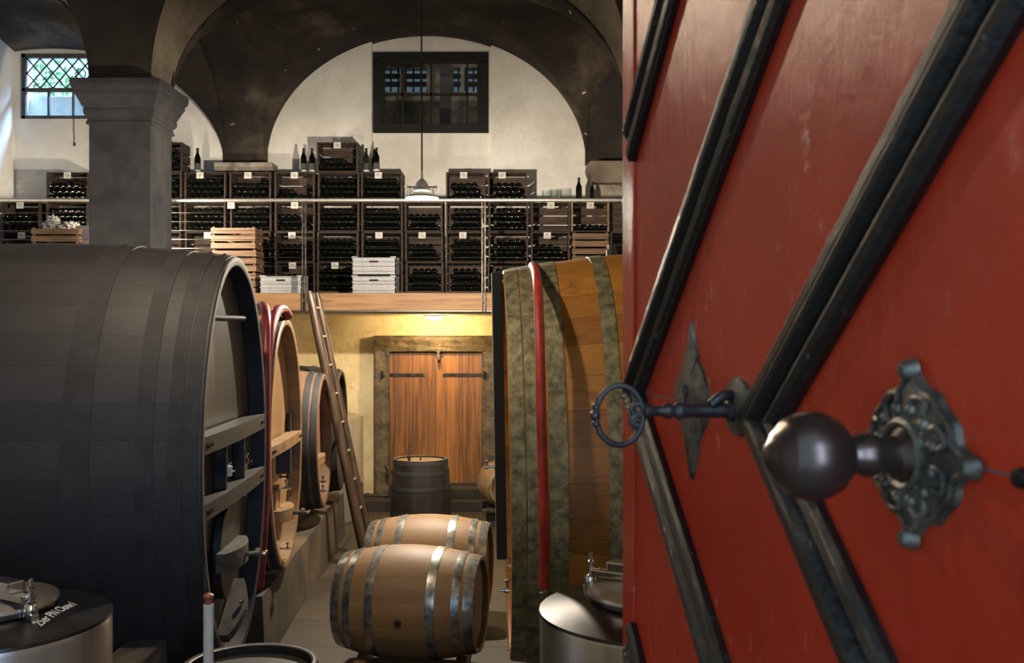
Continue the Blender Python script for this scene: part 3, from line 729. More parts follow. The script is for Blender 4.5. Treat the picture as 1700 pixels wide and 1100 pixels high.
# light cask
c2 = big_cask('oval_cask', 'light oak oval cask directly behind the blackened cask', (row_x(7.01), 7.02, 0), RZL, 1.6, .61, .85, 1.34, .045,
              [(.015, .06), (.09, .14), (.22, .28), (.42, .50), (1.1, 1.18)], (M['light_oak'], M['light_head'], M['hoop_dark']), 40, None)
brace(c2, 1.30, 1.37, .63, .85, 1.34, M['tan_timber'])
bm = nb(); box(bm, -.085, .015, .02, .07, 1.12, 1.30, .004); obj('upright', bm, M['dark_timber'], c2, False)
bm = nb(); tap(bm, T(-.085, .045, 1.02) @ ALONG_X, .8); obj('tap', bm, M['chrome'], c2)
manway(c2, .86, .63, .85, (M['light_head'], M['tan_timber']), .8)
bm = nb(); box(bm, -.085, -.06, .46, .54, 1.18, 1.50, .003); obj('iron_plate', bm, M['hoop_dark'], c2, False)
c3 = big_cask('oval_cask', 'small brown oval cask with dark hoops behind the ladder, nearer of the two', (row_x(8.84), 8.84, 0), RZL, 1.1, .44, .57, 1.16, .05,
              [(.01, .06), (.08, .13), (.20, .25), (.35, .40), (.75, .8)], (M['brown_oak'], M['old_head'], M['hoop_dark']), 30, None)
bm = nb(); curved_bar(bm, .22, -.03, .03, .08, .05, -.085); obj('brace', bm, M['tan_timber'], c3, False, (0, 0, 1.0))
for z in (.80, .72): 
    bm = nb(); tap(bm, T(-.085, .05, z) @ ALONG_X, .7); obj('tap', bm, M['rust_iron'], c3)
c4 = big_cask('oval_cask', 'small dark oval cask furthest back in the left row, beside the steel drum', (row_x(10.02), 10.02, 0), RZL, 1.1, .47, .58, 1.14, .05,
              [(.01, .06), (.08, .13), (.25, .3)], (M['black_oak'], M['dark_head'], M['hoop_dark']), 30, None)
# right cask
c5 = big_cask('oval_cask', 'huge amber oak oval cask with mossy hoops on the right, behind the red door', (-.012, 5.78, 0), PI + R(2), 2.2, .80, 1.08, 1.36, .10,
              [(.004, .075), (.082, .155), (.192, .28), (.475, .55), (1.625, 1.70), (1.9, 1.985), (2.045, 2.118)], (M['mid_oak'], M['old_head'], M['hoop_moss']), 40, None, R(1.0))
bm = nb(); box(bm, .004, .062, -.10, .12, .84, 2.43, .006); tag(obj('head_bar', bm, M['black_paint'], c5, False), 'black upright bar on the head')
bm = nb(); curved_bar(bm, .5, 1.02, 1.34, .03, .0, -.085); obj('brace', bm, M['grey_timber'], c5, False)
for z, yy, s in ((1.60, -.12, .3), (1.34, .02, .55)):
    bm = nb(); tap(bm, T(.06, yy, z) @ ALONG_X, s); obj('tap', bm, M['chrome'], c5)
for z, yy, s in ((.86, .35, .6), (.74, .4, .85), (.40, .3, .6)):
    bm = nb(); tap(bm, T(-.06, yy, z) @ ALONG_X, s); obj('tap', bm, M['chrome'], c5)
bm = nb(); lathe(bm, [(0, 0), (.03, 0), (.03, .03), (.02, .035), (.02, .06), (0, .065)], T(-.62, 0, 2.52), 12); obj('bung', bm, M['dark_timber'], c5)

# hoses
bm = nb(); Zh = 4.83
ctl = [px(893, 446, 5.75) + Vector((.02, 0, -.02)), px(885, 441, 5.62), px(889, 450, 5.40), px(893, 480, 5.15), px(896, 560, 4.94), px(899, 700, 4.86), px(903, 850, 4.90), px(903, 925, 4.98), px(901, 975, 5.03)]
tube(bm, smooth_pts(ctl, 8), .024, 12); h = obj('hose', bm, M['rubber']); tag(h, 'thick red rubber hose hanging down over the amber cask', 'hose')
bm = nb(); e = ctl[-1]; lathe(bm, [(.0, 0), (.03, 0), (.03, .03), (.024, .035), (.024, .06), (0, .06)], T(e.x, e.y, e.z - .05), 12); obj('coupling', bm, M['chrome'], h)
# dark red hoses between blackened and light cask
for nm, ctl, rr, lb in (
    ('hose', [px(430, 508, 6.9), px(438, 509, 6.7), px(442, 530, 6.5), px(441, 600, 6.38), px(441, 700, 6.36), px(440, 800, 6.36), px(437, 880, 6.36), px(430, 975, 6.36)], .030, 'dark red hose draped between the blackened and light oak casks, left one'),
    ('hose', [px(478, 524, 7.0), px(470, 514, 6.9), px(460, 516, 6.75), px(452, 537, 6.58), px(446, 570, 6.46), px(442, 610, 6.42), px(440, 660, 6.40)], .034, 'dark red hose looped over the top of the light oak cask')):
    bm = nb(); tube(bm, smooth_pts(ctl, 8), rr, 12); tag(obj(nm, bm, M['wine_hose']), lb, 'hose')

# bench and supports
bm = nb(); n = 0
def bx(Z): return -1.27 - .043 * Z
pts = [(6.42, 0), (YB - .35, 0)]
V = []
for z, dx in ((0, .0), (.44, -.02)):
    V.append([bm.verts.new((bx(6.42) + dx, 6.42, z)), bm.verts.new((bx(10.6) + dx, 10.6, z)), bm.verts.new((bx(10.6) - 2.2, 10.6, z)), bm.verts.new((bx(6.42) - 2.2, 6.42, z))])
bm.faces.new(V[0]); bm.faces.new(V[1])
for k in range(4): bm.faces.new((V[0][k], V[0][(k + 1) % 4], V[1][(k + 1) % 4], V[1][k]))
tag(obj('cask_bench', bm, M['concrete'], None, False), 'long stained concrete bench under the light oak and small casks', 'bench')
def chock(x, y, w, d, h, lab, mat='dark_timber', gr=None, rz=0):
    bm = nb(); prism(bm, [(-w / 2, 0), (w / 2, 0), (w / 2 - .03, h), (-w / 2 + .03, h)], -d / 2, d / 2)
    bmesh.ops.bevel(bm, geom=bm.edges[:], offset=.008, segments=1, affect='EDGES')
    return tag(obj('cask_chock', bm, M[mat], None, False, (x, y, 0), (0, 0, rz)), lab, 'chock', gr)
chock(-1.78, 4.80, .24, .42, .60, 'dark timber chock under the near flank of the blackened cask', 'grey_timber')
chock(-1.78, 6.16, .24, .36, .50, 'timber chock under the far flank of the blackened cask, on the aisle side')
chock(-3.1, 4.80, .24, .42, .60, 'timber chock under the blackened cask at its wall end, near flank')
chock(-3.1, 6.16, .24, .36, .50, 'timber chock under the blackened cask at its wall end, far flank')
for i, (X, Z) in enumerate(((-1.9, 8.84), (-2.5, 8.84), (-1.95, 10.02), (-2.55, 10.02))):
    lab = ['timber saddle under the small brown cask, aisle side', 'timber saddle under the small brown cask, wall side', 'timber saddle under the small dark cask, aisle side', 'timber saddle under the small dark cask, wall side'][i]
    bm = nb(); box(bm, -.07, .07, -.3, .3, 0, .16, .01); tag(obj('cask_saddle', bm, M['dark_timber'], None, False, (X, Z, .44)), lab, 'saddle')
for i, (X, Z) in enumerate(((.5, 5.1), (.5, 6.4), (1.6, 5.1), (1.6, 6.4))):
    chock(X, Z, .24, .42, .52, ['timber chock under the amber cask, near flank, door side of the aisle', 'timber chock under the amber cask, far flank, aisle side', 'timber chock under the amber cask at its wall end, near flank', 'timber chock under the amber cask at its wall end, far flank'][i])

# ------------------------------------------------------------ small barrels
def barrel(name, label, M4, hoopmat, woodmat, Lb=.88, rh=.285, bul=.065, hoops=((.0, .058), (.082, .128), (.225, .278)), group=None, loc=(0, 0, 0), headmat=None, inset=.035):
    """local axis x from 0 to -L in the empty's space, transformed by M4"""
    t = thing(name, label, 'barrel', loc, 0, group)
    def put(nm, bm, mat, lab=None, par=None):
        bmesh.ops.transform(bm, matrix=M4, verts=bm.verts[:]); o = obj(nm, bm, mat, par or t)
        if lab: o['label'] = lab
        return o
    put('staves', cask_shell(Lb, rh, rh, bul, 28, .025, inset, 64), woodmat)
    for x in (-inset, -Lb + inset): put('head', head_mesh(rh - .022, rh - .022, x), headmat or M['old_head'])
    for x0, x1 in hoops:
        put('hoop', hoop_mesh(Lb, rh, rh, bul, -x0, -x1, .004, 64, PI * .5 - .3, .006), hoopmat)
        put('hoop', hoop_mesh(Lb, rh, rh, bul, -Lb + x1, -Lb + x0, .004, 64, PI * .5 - .3, .006), hoopmat)
    return t
def lying(cx, cy, cz, yaw, Lb, roll=0): return T(cx, cy, cz) @ Matrix.Rotation(yaw, 4, 'Z') @ Matrix.Rotation(roll, 4, 'X') @ T(Lb / 2, 0, 0)
B1 = (-.625, 6.42); B2 = (-.60, 7.50)
b = barrel('wine_barrel', 'pale oak barrel with galvanised hoops lying nearest in the aisle', lying(0, 0, .41, R(-9), .88), M['hoop_zinc'], M['barrique'], loc=(B1[0], B1[1], .0))
bm = nb(); lathe(bm, [(0, .004), (.022, .004), (.02, -.01), (0, -.012)], lying(0, 0, .41, R(-9), .88) @ T(-.44, 0, 0) @ Matrix.Rotation(R(97), 4, 'X') @ T(0, 0, .352), 14); obj('bung', bm, M['dark_timber'], b)
barrel('wine_barrel', 'pale oak barrel lying in the aisle behind the nearest barrel', lying(0, 0, .41, R(-5), .88), M['hoop_zinc'], M['barrique'], loc=(B2[0], B2[1], .0))
rk = thing('barrel_rack', 'low timber rack of two rails under the two lying barrels', 'rack', (-.62, 6.9, 0))
for x in (-.31, .31):
    bm = nb(); box(bm, x - .035, x + .035, -1.0, 1.0, 0.0, .085, .006); obj('rail', bm, M['tan_timber'], rk, False)
standM = Matrix.Rotation(R(-90), 4, 'Y')
b = barrel('wine_barrel', 'black barrel with pale lid standing upright before the plank door', T(0, 0, .82) @ standM, M['hoop_dark'], M['black_oak'], .82, .27, .035, ((0, .05), (.11, .15), (.26, .30)), loc=(-.925, 10.35, 0), inset=.02, headmat=M['tan_timber'])
for dx, dy, rr, hh in ((-.11, -.05, .018, .055), (0.0, -.0, .010, .04)):
    bm = nb(); lathe(bm, [(0, 0), (rr * .8, 0), (rr, hh), (0, hh)], T(dx, dy, .80), 12); obj('bung', bm, M['dark_timber'], b)
b = barrel('wine_barrel', 'dark barrel standing upright at the bottom edge beside the blackened cask', T(0, 0, .70) @ standM, M['hoop_dark'], M['black_oak'], .70, .275, .05, ((0, .05), (.11, .15), (.24, .28)), loc=(-1.107, 4.33, 0), inset=.04, headmat=M['dark_timber'])
b = barrel('wine_barrel', 'small oak barrel end peeking out between plank door and amber cask', T(0, 0, .42) @ Matrix.Rotation(R(-75), 4, 'Z'), M['hoop_moss'], M['light_oak'], .6, .22, .03, ((0, .04), (.12, .15)), loc=(-.02, 11.0, 0))
st = thing('barrel_stand', 'dark timber stand under the small oak barrel at the plank door', 'stand', (-.02, 11.3, 0))
for y in (-.18, .18):
    bm = nb(); box(bm, -.26, .26, y - .05, y + .05, 0, .185, .006); obj('sleeper', bm, M['dark_timber'], st, False)
bm = nb(); box(bm, -.30, -.10, -.33, -.25, .16, .19, .003); obj('bracket', bm, M['rust_iron'], st, False)

# white tube with brown cap
t = thing('standpipe', 'white plastic tube with brown cap standing in front of the dark upright barrel', 'pipe', (px(346, 0, 3.9).x, 3.9, 0))
zt = px(0, 1003, 3.9).z
bm = nb(); lathe(bm, [(.019, 0), (.019, zt), (.016, zt + .003), (0, zt + .003)], None, 20); obj('tube', bm, M['white_pipe'], t)
bm = nb(); lathe(bm, [(.014, zt - .005), (.015, zt + .02), (.020, zt + .025), (.020, zt + .035), (.012, zt + .042), (0, zt + .043)], None, 18, False); obj('cap', bm, M['brown_cap'], t)
bm = nb(); tube(bm, [(-.012, 0, zt + .03), (-.014, 0, zt + .14)], .0025, 6); obj('rod', bm, M['rust_iron'], t)

# ------------------------------------------------------------ steel tanks
def tank(label, x, y, top, r=.45, rot=0, clamp_ang=0.0):
    t = thing('wine_tank', label, 'tank', (x, y, 0), rot)
    bm = nb(); lathe(bm, [(0, .12), (r - .02, .12), (r, .14), (r, top - .03), (r - .006, top - .012)], None, 72, False)
    obj('body', bm, M['steel'], t)
    bm = nb(); lathe(bm, [(r - .006, top - .014), (r + .004, top - .008), (r + .002, top + .002), (r - .02, top + .006), (r * .75, top + .025), (.255, top + .045), (.25, top + .07), (.235, top + .072)], None, 72, False)
    obj('shoulder', bm, M['steel_dark'], t)
    lid = nb(); lathe(lid, [(.262, top + .058), (.266, top + .066), (.262, top + .078), (.22, top + .088), (.10, top + .10), (0, top + .105)], None, 56, False); lo = obj('lid', lid, M['steel'], t)
    bm = nb(); box(bm, -.27, .27, -.03, .03, top + .10, top + .125, .004); box(bm, -.20, .20, -.035, .035, top + .125, top + .165, .006)
    bmesh.ops.transform(bm, matrix=Matrix.Rotation(clamp_ang, 4, 'Z'), verts=bm.verts[:]); obj('lid_bar', bm, M['chrome'], lo, False)
    bm = nb(); lathe(bm, [(0, .0), (.02, 0), (.024, .02), (.024, .05), (.018, .06), (.009, .065), (.009, .10), (.014, .104), (.014, .112), (.008, .118), (.008, .145), (0, .15)], T(.285, 0, top + .04), 14)
    tube(bm, [(.285, 0, top + .12), (.25, 0, top + .12)], .010, 8); box(bm, .26, .31, -.016, .016, top + .03, top + .06, .004)
    bmesh.ops.transform(bm, matrix=Matrix.Rotation(clamp_ang, 4, 'Z'), verts=bm.verts[:]); obj('clamp', bm, M['chrome'], lo)
    for k in range(3):
        bm = nb(); aa = 2 * PI * k / 3 + .4; lathe(bm, [(.02, 0), (.02, .14)], T((r - .08) * math.cos(aa), (r - .08) * math.sin(aa), 0), 10); obj('leg', bm, M['steel'], t)
    return t
tk = tank('steel tank with chalk writing on its dark top at the bottom left corner', px(-28, 0, 3.86).x, 3.86, EYE - 477 / F * 3.86, .455, 0, R(-30))
tank('steel tank with clamped lid between the amber cask and the red door', px(1092, 0, 3.86).x, 3.86, EYE - 462 / F * 3.86, .445, 0, R(148))
# handwriting on the left tank
cu = bpy.data.curves.new('writing', 'FONT'); cu.body = '25er PN Clone I'; cu.size = .047; cu.extrude = .0006; cu.shear = .3; cu.offset = .0002
to = bpy.data.objects.new('writing_src', cu); C.objects.link(to)
me = bpy.data.meshes.new_from_object(to.evaluated_get(bpy.context.evaluated_depsgraph_get()))
bpy.data.objects.remove(to)
w = bpy.data.objects.new('handwriting', me); C.objects.link(w); me.materials.append(M['paper']); w.parent = tk
top = EYE - 477 / F * 3.86
zz = top + .0225
def onplane(x, y, z): Z = (EYE - z) * F / (y - 550); return px(x, y, Z)
pa, pb = onplane(68, 1040, zz), onplane(130, 1005, zz)
d = (pb - pa); ang = math.atan2(d.y, d.x)
wl = max(v.co.x for v in me.vertices); k = d.length / wl
def top_z(r):
    P = [(.235, .046), (.255, .045), (.341, .025), (.435, .006), (.46, .0)]
    for (r0, z0), (r1, z1) in zip(P, P[1:]):
        if r <= r1: return lerp(z0, z1, (r - r0) / (r1 - r0))
    return 0
dn = d.normalized(); nn = Vector((-dn.y, dn.x, 0))
for v in me.vertices:
    q = pa + dn * v.co.x * k + nn * v.co.y * max(k, 1.0) * 1.2 - Vector(tk.location)
    v.co = (q.x, q.y, top + top_z(math.hypot(q.x, q.y)) + .0012 + v.co.z)
w['label'] = 'white handwriting on the tank top'

# steel drum far left
t = thing('steel_drum', 'slim stainless drum against the cream wall behind the ladder', 'drum', (-2.16, 11.55, 0))
bm = nb(); lathe(bm, [(0, 0), (.47, 0), (.48, .02), (.48, .4), (.485, .41), (.48, .42), (.48, 1.12), (.47, 1.15), (.40, 1.165), (0, 1.18)], None, 48, False); obj('body', bm, M['zinc_drum'], t)
for k in range(5):
    bm = nb(); lathe(bm, [(0, 0), (.01, 0), (.01, .012), (0, .014)], Matrix.Rotation(R(-42), 4, 'Z') @ T(.478, 0, .35 + .16 * k) @ ALONG_X, 8); obj('rivet', bm, M['chrome'], t)

# ladder leaning on the small casks
t = thing('ladder', 'dark wooden ladder leaning on the small casks in the aisle', 'ladder', (-1.29, 9.3, 0))
def lad(s, z, y): return (lerp(0, -.52, z / 2.46), y, z)
lv = Vector((-.52, 0, 2.46)).normalized()
for y, w_, off in ((-.17, .056, 0), (.20, .044, .06)):
    bm = nb(); P = [lad(0, z, y) for z in (0.0, .3, 1.2, 2.2, 2.40, 2.46)]
    tube(bm, P, [w_ * 1.05, w_ * 1.05, w_, w_ * .9, w_ * .8, w_ * .45], 12, flat=.8); obj('side_rail', bm, M['ladder'], t)
for k in range(9):
    z = .22 + k * .262
    bm = nb(); a_ = lad(0, z, -.20); b_ = lad(0, z, .25); tube(bm, [a_, b_], .013, 10); obj('rung', bm, M['rung'], t)

# ------------------------------------------------------------ crates and bottles on the mezzanine
PXM = F / 12.0
def make_crate(w=.475, h=.338, d=.31, mats=None, card=None, name='bottle_crate', label='', cat='crate', loc=(0, 0, 0), group=None):
    """open front faces the camera; origin at bottom front centre"""
    m1, m2 = mats
    t = thing(name, label, cat, loc, 0, group)
    for s in (-1, 1):
        bm = nb(); x = s * (w / 2 - .008)
        box(bm, x - .008, x + .008, 0, d, .0, .10, .002); box(bm, x - .008, x + .008, 0, d, .118, .215, .002); box(bm, x - .008, x + .008, 0, d, .233, h, .002)
        xi = s * (w / 2 - .027)
        box(bm, x - .010, x + .010, -.002, .03, .0, h, .002)
        obj('slatted_end', bm, m1, t, False)
    for z in (0.0, h - .01):
        bm = nb()
        for k in range(3): box(bm, -w / 2 + .016, w / 2 - .016, .004 + k * .105, .004 + k * .105 + .09, z, z + .01, .002)
        obj('slatted_side', bm, m2, t, False)
    bm = nb()
    for k in range(3): box(bm, -w / 2 + .016, w / 2 - .016, d - .010, d, .012 + k * .108, .012 + k * .108 + .09, .002)
    obj('slatted_back', bm, m2, t, False)
    return t
def card(parent, x, z, y=-.004):
    bm = nb(); box(bm, x - .042, x + .042, y - .003, y, z - .075, z, 0, 0)
    for k, (ww, q) in enumerate(((.026, .022), (.030, .034), (.018, .046))): box(bm, x - ww, x + ww * .8, y - .0036, y - .003, z - q - .004, z - q, 0, 1)
    obj('label_card', bm, [M['paper'], M['ink']], parent, False)
COLS = {1: (6, 66), 2: (76, 147), 3: (232, 301), 4: (307, 375), 5: (382, 450), 6: (456, 522), 7: (527, 595), 8: (600, 668), 9: (673, 735), 10: (741, 806), 11: (811, 876), 12: (882, 946), 13: (951, 1010), 14: (1015, 1080)}
CN = {1: 'at the left edge of the photo', 2: 'just left of the grey column', 3: 'half hidden behind the grey column', 4: 'first right of the column', 5: 'second right of the column', 6: 'just left of the tallest crate tower', 7: 'in the tall middle tower', 8: 'left of the pendant lamp', 9: 'directly below the pendant lamp', 10: 'right of the pendant lamp', 11: 'right of the second railing post', 12: 'third before the red door', 13: 'second before the red door', 14: 'closest to the red door'}
RN = {0: 'topmost', 1: 'upper', 2: 'second row', 3: 'third row', 4: 'bottom row'}
FILL = {0: {3: 4, 7: 2}, 1: {2: 3, 3: 4, 4: 4, 5: 3, 6: 2, 7: 4, 8: 4, 10: 3, 11: 3}, 2: {1: 3, 2: 4, 3: 4, 4: 4, 5: 4, 6: 3, 7: 4, 8: 4, 9: 3, 10: 4, 11: 4, 12: 0, 13: 1},
        3: {1: 1, 2: 1, 3: 2, 4: 1, 5: 4, 6: 3, 7: 4, 8: 4, 9: 3, 10: 4, 11: 4, 12: 3, 14: 1}, 4: {1: 0, 2: 0, 3: 0, 4: 0, 5: 3, 6: 3, 7: 4, 8: 4, 9: 4, 10: 4, 11: 4, 12: 0, 14: 0}}
CARDS = {(0, 7): .5, (1, 2): .5, (1, 4): .38, (1, 5): .45, (1, 6): .5, (1, 8): .42, (1, 10): .45, (1, 11): .36, (2, 1): .48, (2, 5): .02, (2, 6): .5, (2, 12): .5, (2, 13): .5, (3, 1): .5, (3, 4): .55, (3, 6): .44, (3, 8): .42, (3, 9): .45, (3, 10): .43, (3, 12): .42, (4, 6): .44, (4, 7): .44}
def bottle_mesh(seg=14):
    bm = nb()
    lathe(bm, [(0, .022), (.012, .018), (.024, .004), (.030, 0), (.0355, .004), (.0365, .012), (.0365, .19), (.033, .205), (.02, .228), (.0145, .25), (.0135, .29), (.0155, .292), (.0155, .30), (0, .30)], None, seg, False)
    return bm
ob = obj('wine_bottle', bottle_mesh(), M['bottle']); bmesh_data = ob.data; C.objects.unlink(ob); bpy.data.objects.remove(ob)
ROT_LIE = R(-90)
ind = 0; extra = nb()
proto = None
BROW = EYE + .465
for r in (0, 1, 2, 3, 4):
    for c, n in sorted(FILL[r].items()):
        x0, x1 = COLS[c]; xc = (x0 + x1) / 2; X = (xc - 850) / PXM; w_ = min((x1 - x0) / PXM, .49); w_ = max(w_, .44)
        base = BROW + (4 - r) * .352
        jit = random.uniform(-.008, .008)
        mats = (M['crate'], M['crate_in'])
        if c == 13 and r == 2: mats = (M['tan_timber'], M['crate_in'])
        full = {0: 'nearly empty', 1: 'nearly empty', 2: 'half full', 3: 'mostly full', 4: 'full'}[n]
        t = make_crate(w_, .345, .31, mats, loc=(X + jit, 12.0 + random.uniform(-.006, .006), base), label='%s wooden bottle crate, %s, %s' % (RN[r], CN[c], full), group='wooden bottle crates stacked on the mezzanine')
        if (r, c) in CARDS: card(t, (CARDS[(r, c)] - .5) * w_, .345)
        # bottles, base outwards
        per = int((w_ - .036) / .0735)
        gx = (w_ - .036 - per * .0735) / 2
        for j in range(n):
            cnt = per if j % 2 == 0 else per - 1
            if n < 4 and j == n - 1 and n > 1: cnt = max(1, cnt - random.randint(0, 2))
            for k in range(cnt):
                bx_ = X + jit - w_ / 2 + .018 + gx + .0368 + (k + (0 if j % 2 == 0 else .5)) * .0735
                bz = base + .012 + .0368 + j * .0645
                by = 12.0 + .012 + random.uniform(-.004, .006)
                if r == 4 and c in (5,) or (r == 3 and c in (2, 3)): continue
                if ind < 300:
                    b = bpy.data.objects.new('wine_bottle', bmesh_data); C.objects.link(b)
                    b.location = (bx_, by, bz); b.rotation_euler = (ROT_LIE, random.uniform(0, 6), 0)
                    tag(b, 'dark wine bottle lying in the %s crate %s' % (RN[r].replace(' row', '-row'), CN[c]), 'bottle', 'wine bottles in the %s crate %s' % (RN[r].replace(' row', '-row'), CN[c]))
                    ind += 1
                else:
                    tmp = bottle_mesh(12) if proto is None else None
                    if proto is None:
                        proto = [[(v.co.x, v.co.y, v.co.z) for v in tmp.verts], [[v.index for v in f.verts] for f in (tmp.verts.index_update(), tmp.faces)[1]]]; tmp.free()
                    vs = [extra.verts.new((bx_ + p[0], by + p[2], bz - p[1])) for p in proto[0]]
                    for f in proto[1]: extra.faces.new([vs[i] for i in f])
tag(obj('wine_bottles', extra, M['bottle']), 'remaining dark wine bottles lying in the lower rows of crates', 'bottles', 'remaining wine bottles in the lower crates', 'stuff')
# closed slatted crate in the third row (seen from its slatted side) and one support below
def slat_crate(label, x, y, z, w, d, h, mat, nsl=3, group=None, cloth=False):
    t = thing('slatted_crate', label, 'crate', (x, y, z), 0, group)
    sl = h / nsl
    for nm, yy in (('slatted_front', -d / 2), ('slatted_back', d / 2 - .012)):
        bm = nb()
        for k in range(nsl): box(bm, -w / 2, w / 2, yy, yy + .012, k * sl + .003, (k + 1) * sl - .018, .002)
        obj(nm, bm, mat, t, False)
    for s in (-1, 1):
        bm = nb(); x0 = s * w / 2 - (.012 if s > 0 else 0)
        for k in range(nsl): box(bm, x0, x0 + .012, -d / 2 + .013, d / 2 - .013, k * sl + .003, (k + 1) * sl - .018, .002)
        obj('slatted_end', bm, mat, t, False)
    for sx in (-1, 1):
        for sy in (-1, 1):
            bm = nb(); xx = sx * (w / 2 - .024); yy = sy * (d / 2 - .024); box(bm, xx - .011, xx + .011, yy - .011, yy + .011, 0, h - .004, .002); obj('corner_post', bm, mat, t, False)
    bm = nb(); box(bm, -w / 2 + .013, w / 2 - .013, -d / 2 + .013, d / 2 - .013, .004, .014); obj('base', bm, mat, t, False)
    return t
X13 = (980.5 - 850) / PXM
slat_crate('orange-brown slatted crate in the third row near the red door', X13, 12.16, BROW + .352, .43, .32, .35, M['pale_crate'], 4)
slat_crate('slatted crate in the bottom row under the orange-brown crate', X13, 12.16, BROW, .43, .32, .35, M['pale_crate'], 4)
bm = nb(); xx = (1023 - 850) / PXM; box(bm, xx - .09, xx + .14, 12.10, 12.125, BROW + .704, BROW + 1.05, .003)
tag(obj('wooden_board', bm, M['crate'], None, False), 'brown upright board standing on the crate next to the red door', 'board')
# pale crates on the walkway
def pale_stack(xc_px, wpx, toppx, Zf, labels):
    h = .262; X = (xc_px - 850) / F * Zf; w = wpx / F * Zf; top = EYE + (550 - toppx) / F * Zf
    n = len(labels); z = MZ
    hh = (top - MZ) / n
    out = []
    for k in range(n): out.append(slat_crate(labels[k], X + (.0, .006, -.004)[k % 3], Zf + .19, MZ + k * hh, w, .36, hh - .002, M['pale_crate'], 3 if n < 4 else 2, 'pale slatted crates on the walkway'))
    return out
pale_stack(387, 74, 375, 11.3, ['pale slatted crate, lowest of the stack right of the column', 'pale slatted crate, middle of the stack right of the column', 'pale slatted crate, topmost of the stack right of the column'])
sk = pale_stack(91, 79, 376, 11.3, ['pale slatted crate, lowest of the stack left of the column', 'pale slatted crate, middle of the stack left of the column', 'pale slatted crate filled with white cloths, left of the column'])
for (cxp, cyp, w_, h_, lb) in ((88, 373, .15, .15, 'crumpled white cloth sticking up from the crate left of the column'), (117, 376, .20, .08, 'flat white cloth at the right of the crate left of the column')):
    bm = nb(); bmesh.ops.create_icosphere(bm, subdivisions=4, radius=1.0)
    p = px(cxp, cyp, 11.48)
    for v in bm.verts:
        q = v.co.copy(); k = 1 + .35 * math.sin(q.x * 5 + 2 * q.z) * math.cos(q.y * 6 + q.x * 3) + .15 * math.sin(q.z * 13 + q.y * 9)
        v.co = Vector((q.x * w_ / 2 * k * (1.0 - .45 * max(q.z, 0)), q.y * .12 * k, q.z * h_ / 2 * k * 1.2))
    tag(obj('white_cloth', bm, M['cloth'], None, True, p), lb, 'cloth')
bm = nb(); box(bm, px(132, 0, 11.4).x, px(152, 0, 11.4).x, 11.4, 11.6, MZ, px(0, 374, 11.4).z, .008); tag(obj('storage_box', bm, M['grey_box'], None, False), 'tall grey box between the pale crates and the column', 'box')
# bottles inside the topmost pale crate right of the column
# white plastic crates
def plastic_crate(label, xa, xb, yt, Zf, z0, group=None):
    X = ((xa + xb) / 2 - 850) / F * Zf; w = (xb - xa) / F * Zf; h = .205
    t = thing('plastic_crate', label, 'crate', (X, Zf + .18, z0), 0, group); d = .36
    bm = nb(); ww = w / 2
    # front / back / sides, front with a hand hole
    hx, hz0, hz1 = .05, h * .68, h * .78
    for yy in (-d / 2, d / 2 - .01):
        box(bm, -ww, ww, yy, yy + .01, .012, hz0); box(bm, -ww, ww, yy, yy + .01, hz1, h - .012)
        box(bm, -ww, -hx, yy, yy + .01, hz0, hz1); box(bm, hx, ww, yy, yy + .01, hz0, hz1)
    for s in (-1, 1):
        x0 = s * ww - (.01 if s > 0 else 0); box(bm, x0, x0 + .01, -d / 2, d / 2, .012, h - .012)
    box(bm, -ww + .01, ww - .01, -d / 2 + .01, d / 2 - .01, .012, .022)
    obj('shell', bm, M['white_plastic'], t, False)
    bm = nb()
    for z in (h * .33, h * .64): box(bm, -ww - .002, ww + .002, -d / 2 - .004, -d / 2, z, z + .006)
    box(bm, -ww - .004, ww + .004, -d / 2 - .006, -d / 2 + .004, h - .02, h - .012)
    for s in (-1, 1):
        for sy in (-1, 1): box(bm, s * (ww - .03) - .03, s * (ww - .03) + .03, sy * (d / 2 - .02) - .02, sy * (d / 2 - .02) + .02, h - .014, h + .002)
    obj('rim', bm, M['white_plastic'], t, False)
    for s in (-1, 1):
        bm = nb(); box(bm, s * (ww - .035) - .028, s * (ww - .035) + .028, -d / 2 + .002, d / 2 - .002, .0, .012); obj('foot', bm, M['grey_timber'], t, False)
    bm = nb(); box(bm, -hx, hx, -d / 2 + .002, -d / 2 + .004, hz0, hz1); obj('hand_hole', bm, M['black_paint'], t, False)
    return t
plastic_crate('white plastic crate standing alone left of the first railing post', 431, 501, 457, 11.2, MZ)
plastic_crate('white plastic crate, lower one of the stacked pair', 584, 657, 456, 11.2, MZ)
plastic_crate('white plastic crate, upper one of the stacked pair', 584, 657, 427, 11.2, MZ + .205)
# standing bottles on top of the crates
def stand_bottle(xp, row, Zoff, label, glass='bottle', s=1.0, group=None, lab=True):
    z = BROW + (5 - row) * .352 - .007; X = (xp - 850) / F * Zoff
    t = thing('wine_bottle', label, 'bottle', (X, Zoff, z), 0, group); t.scale = (s, s, s)
    bm = nb(); lathe(bm, [(0, .015), (.03, .0), (.0355, .004), (.0365, .012), (.0365, .18), (.033, .20), (.02, .23), (.0145, .25), (.0135, .29), (.0155, .292), (.0155, .30), (0, .30)], None, 20, False); obj('glass', bm, M[glass], t)
    bm = nb(); lathe(bm, [(.0150, .235), (.0150, .29), (.0168, .292), (.0168, .302), (0, .303)], None, 16, False); obj('capsule', bm, M['capsule'], t)
    if lab:
        bm = nb(); lathe(bm, [(.0370, .05), (.0370, .12)], None, 20, False, 0, PI, 2 * PI); obj('paper_label', bm, M['ink'], t)
        bm = nb(); lathe(bm, [(.0371, .02), (.0371, .045)], None, 20, False, 0, PI, 2 * PI); tag(obj('paper_label', bm, M['paper'], t), 'pale lower label')
    return t
